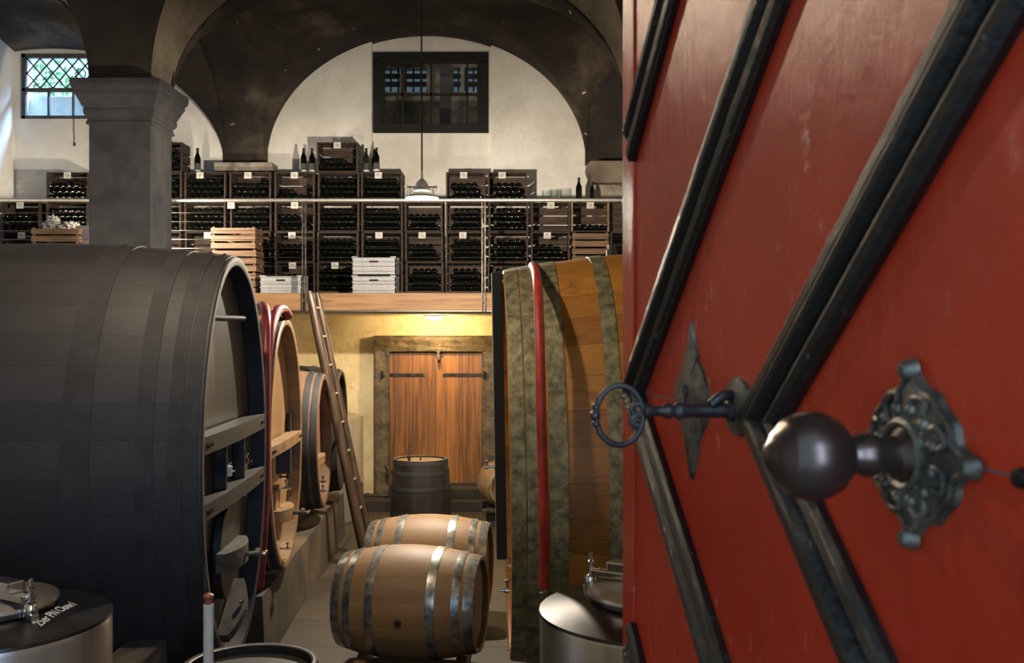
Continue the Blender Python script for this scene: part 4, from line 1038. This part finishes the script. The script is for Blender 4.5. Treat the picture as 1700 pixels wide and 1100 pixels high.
stand_bottle(504, 1, 12.13, 'dark wine bottle standing left of the topmost crate, farther from it')
stand_bottle(518, 1, 12.13, 'dark wine bottle standing left of the topmost crate, touching it')
stand_bottle(608, 1, 12.13, 'green glass wine bottle standing right of the topmost crate', 'bottle_green')
stand_bottle(622, 1, 12.20, 'dark wine bottle standing third from the topmost crate, behind its neighbour')
stand_bottle(625, 1, 12.08, 'dark wine bottle with pale label, rightmost of those beside the topmost crate')
stand_bottle(328, 1, 12.13, 'dark wine bottle standing alone on the crates right of the column')
stand_bottle(961, 2, 12.13, 'slim brown bottle standing near the rounded corbel, left one', 'bottle', 1.02, None, False)
stand_bottle(983, 2, 12.13, 'dark slim bottle standing right below the rounded corbel', 'bottle', .85, None, False)
bm = nb()
for k, (xp, hh, rr) in enumerate(((906, .15, .045), (923, .16, .075))):
    t = thing('glass_jar', ['small empty glass jar on the crate near the slim bottles', 'wide empty glass jar on the crate near the slim bottles'][k], 'jar', ((xp - 850) / F * 12.13, 12.13, BROW + 3 * .352 - .006))
    b2 = nb(); lathe(b2, [(0, .004), (rr, .004), (rr, hh), (rr - .004, hh), (rr - .004, .01), (0, .01)], None, 28, False); obj('glass', b2, M['glass'], t)
bm.free()
# slim front bottle in the window of the small jar: candle glass
# ------------------------------------------------------------ the red entrance door
X0D = .4046; DA = math.atan2(.99043, -.1380); LZ = .9
D = thing('door_1', 'glossy red entrance door with black chevron mouldings', None, (X0D, 0, LZ), DA, kind='structure')
def tz(Z): return Z * 1.00967
VB, VT = .02, 2.38                       # bottom and top in local z
EV = EYE - LZ                            # eye in local z
bm = nb(); box(bm, tz(.28), tz(1.622), -.055, 0, VB, VT, .004); obj('door_leaf', bm, M['red'], D, False)
bm = nb(); box(bm, tz(1.556), tz(1.620), -.001, .004, VB, VT, .0015); tag(obj('edge_strip', bm, M['red'], D, False), 'flat red border strip')
AP = EV - .0905; SL = .78; TE = tz(1.556); TN = tz(.29)
profl = [(0, 0), (.0, .010), (.06, .013), (.20, .013), (.26, .004), (.30, .010), (.36, .019), (.44, .022), (.52, .020), (.60, .012), (.64, .004), (.68, .013), (.80, .017), (.92, .014), (1.0, .008), (1.0, 0)]
for i, az in enumerate((3.13, 2.62, 2.11, 1.612, 1.10, .59)):
    bm = nb(); rows = []; wd = .112; nseg = 140; ns_ = 56
    def ph(q):
        for (q0, h0), (q1, h1) in zip(profl[1:-1], profl[2:-1]):
            if q0 <= q <= q1: return h0 + (h1 - h0) * (q - q0) / max(q1 - q0, 1e-9)
        return .009
    for k in range(-nseg, nseg + 1):
        z = AP + (VT - AP - .02) * k / nseg if k > 0 else AP + (AP - VB - .02) * k / nseg
        tl = tz(az - abs(z - AP) / SL)
        hi, lo = min(tl, TE), max(tl - wd, TN)
        if hi - lo < 1e-4: continue
        row = [(hi, -.002, z)] + [(hi + (lo - hi) * m / ns_, ph((tl - (hi + (lo - hi) * m / ns_)) / wd), z) for m in range(ns_ + 1)] + [(lo, -.002, z)]
        rows.append(row)
    if len(rows) < 2: bm.free(); continue
    # split where the moulding leaves the door edge and comes back
    runs = [[rows[0]]]
    for r_ in rows[1:]:
        (runs[-1].append(r_) if r_[0][2] - runs[-1][-1][0][2] < .02 else runs.append([r_]))
    for rn in runs:
        if len(rn) > 1: grid(bm, rn)
    rows = None
    bmesh.ops.dissolve_degenerate(bm, edges=bm.edges[:], dist=1e-6)
    obj('chevron_moulding', bm, M['black_gloss'], D, False)
# hairline joint at the chevron axis
bm = nb(); box(bm, tz(.3), tz(1.556), -.001, .0006, AP - .0008, AP + .0008); obj('joint', bm, M['ink'], D, False)
def plate(outline, th, mat, name, cx, cz, parent=D, dome=.0):
    """outline of (t, z) offsets, domed"""
    bm = nb(); n = len(outline); A = [bm.verts.new((cx + x, 0, cz + z)) for x, z in outline]
    B = [bm.verts.new((cx + x * .96, th, cz + z * .96)) for x, z in outline]
    Cc = [bm.verts.new((cx + x * .55, th + dome, cz + z * .55)) for x, z in outline]; c = bm.verts.new((cx, th + dome * 1.3, cz))
    for k in range(n):
        j = (k + 1) % n
        bm.faces.new((A[k], A[j], B[j], B[k])); bm.faces.new((B[k], B[j], Cc[j], Cc[k])); bm.faces.new((Cc[k], Cc[j], c))
    return obj(name, bm, mat, parent, True)
# large rosette behind the knob
def rosette_outline():
    o = []
    for k in range(72):
        a_ = 2 * PI * k / 72; rr = .060
        for b_, ex, wdt in ((0, .016, .16), (PI / 2, .012, .18), (PI, .016, .16), (3 * PI / 2, .012, .18)):
            dlt = math.atan2(math.sin(a_ - b_), math.cos(a_ - b_)); rr += ex * math.exp(-(dlt / wdt) ** 2)
        rr += .0015 * math.cos(a_ * 12)
        o.append((rr * 1.08 * math.cos(a_), rr * .88 * math.sin(a_)))
    return o
KT = tz(.757); KZ = AP - .000
ro = plate(rosette_outline(), .004, M['rust_iron'], 'knob_rosette', KT, KZ, D, .006)
bm = nb()
for a_ in range(4):
    q = a_ * PI / 2; lathe(bm, [(0, 0), (.009, 0), (.007, .008), (.005, .011), (0, .012)], T(KT + .070 * math.cos(q) * 1.1, .002, KZ + .062 * math.sin(q)) @ ALONG_PY, 14)
for a_ in range(12):
    q = a_ * PI / 6 + .26; bmesh.ops.create_icosphere(bm, subdivisions=2, radius=.0055, matrix=T(KT + .038 * math.cos(q), .009, KZ + .034 * math.sin(q)))
tube(bm, [(KT + .026 * math.cos(k * PI / 12), .012, KZ + .024 * math.sin(k * PI / 12)) for k in range(24)], .0035, 6, True)
ol = rosette_outline()
tube(bm, [(KT + x * .90, .005, KZ + z * .90) for x, z in ol], .0032, 6, True)
for a_ in range(8):
    q = a_ * PI / 4 + PI / 8
    tube(bm, smooth_pts([(KT + .030 * math.cos(q - .25), .010, KZ + .026 * math.sin(q - .25)), (KT + .050 * math.cos(q - .2), .009, KZ + .042 * math.sin(q - .2)), (KT + .054 * math.cos(q + .1), .008, KZ + .046 * math.sin(q + .1)), (KT + .046 * math.cos(q + .2), .010, KZ + .038 * math.sin(q + .2))], 5), .0026, 6)
obj('bosses', bm, M['rust_iron'], ro)
bm = nb(); lathe(bm, [(0, .004), (.021, .006), (.021, .012), (.014, .018), (.0125, .028), (.0155, .034), (.0165, .040), (.0135, .047), (.0125, .052), (.020, .057), (.0275, .064), (.0315, .073), (.0325, .082), (.0308, .092), (.0272, .1005), (.0240, .1035), (.0225, .1045), (.0180, .1095), (.0140, .1115), (.0128, .1122), (.009, .1155), (.005, .1172), (0, .118)], T(KT, 0, KZ) @ ALONG_PY, 56, False)
o = obj('door_knob', bm, M['knob'], D); 
# keyhole escutcheon
half = [(0, .100), (.005, .088), (.007, .075), (.014, .062), (.018, .056), (.016, .050), (.030, .036), (.044, .016), (.048, 0), (.046, -.012), (.036, -.030), (.026, -.044), (.020, -.052), (.017, -.064), (.010, -.084), (.005, -.096), (0, -.103)]
half = [(x * 1.5, z) for x, z in half]
outl = half + [(-x, z) for x, z in half[-2:0:-1]]
ET, EZ = tz(1.281), EV - .084
es = plate(outl, .003, M['rust_iron'], 'keyhole_plate', ET, EZ, D, .005)
bm = nb(); lathe(bm, [(0, .0), (.008, .0), (.008, .0115), (0, .0115)], T(ET, 0, EZ + .010) @ ALONG_PY, 14); box(bm, ET - .003, ET + .003, .002, .0112, EZ - .022, EZ + .006); obj('keyhole', bm, M['black_paint'], es, False)
# ring handle on its small rosette
HT, HZ = tz(1.12), EV - .082
so = [(.040 * math.cos(2 * PI * k / 40) * (1 + .04 * math.cos(8 * 2 * PI * k / 40)), .033 * math.sin(2 * PI * k / 40)) for k in range(40)]
rh = thing('ring_handle', None, None); rh.parent = D
bm = nb(); bm.free()
pl_ = plate(so, .004, M['rust_iron'], 'handle_rosette', HT, HZ, rh, .004)
bm = nb(); lathe(bm, [(.013, .0), (.013, .012), (.0085, .016), (.0075, .04), (.0075, .062), (.0095, .066), (.0095, .070), (.0065, .074), (.0085, .079), (.0085, .083), (.0055, .087), (.0055, .095), (.0085, .100), (.0085, .107), (0, .111)], T(HT, 0, HZ - .004) @ ALONG_PY, 20, False)
tube(bm, smooth_pts([(HT, .006, HZ + .012), (HT - .004, .02, HZ + .012), (HT - .004, .034, HZ + .002)], 6), .006, 10); obj('spindle', bm, M['iron'], rh)
bm = nb(); RC = (HT, .134, HZ - .008)
tube(bm, [(RC[0], RC[1] + .026 * math.cos(k * PI / 24), RC[2] + .032 * math.sin(k * PI / 24)) for k in range(48)], .0032, 10, True)
for s in (-1, 1): tube(bm, smooth_pts([(RC[0], RC[1] - .024, RC[2] + s * .012), (RC[0], RC[1] - .014, RC[2] + s * .010), (RC[0], RC[1] - .016, RC[2] + s * .002), (RC[0], RC[1] - .026, RC[2])], 6), .0032, 8)
for q, rr in ((0, .006), (.28, .0045), (-.28, .0045), (.6, .0032), (-.6, .0032)):
    bmesh.ops.create_icosphere(bm, subdivisions=2, radius=rr, matrix=T(RC[0], RC[1] + .027 * math.cos(q), RC[2] + .033 * math.sin(q)))
obj('ring', bm, M['iron'], rh)
bm = nb(); lathe(bm, [(0, 0), (.007, 0), (.006, .006), (0, .008)], T(tz(.632), 0, AP) @ ALONG_PY, 14); obj('stud', bm, M['iron'], D)
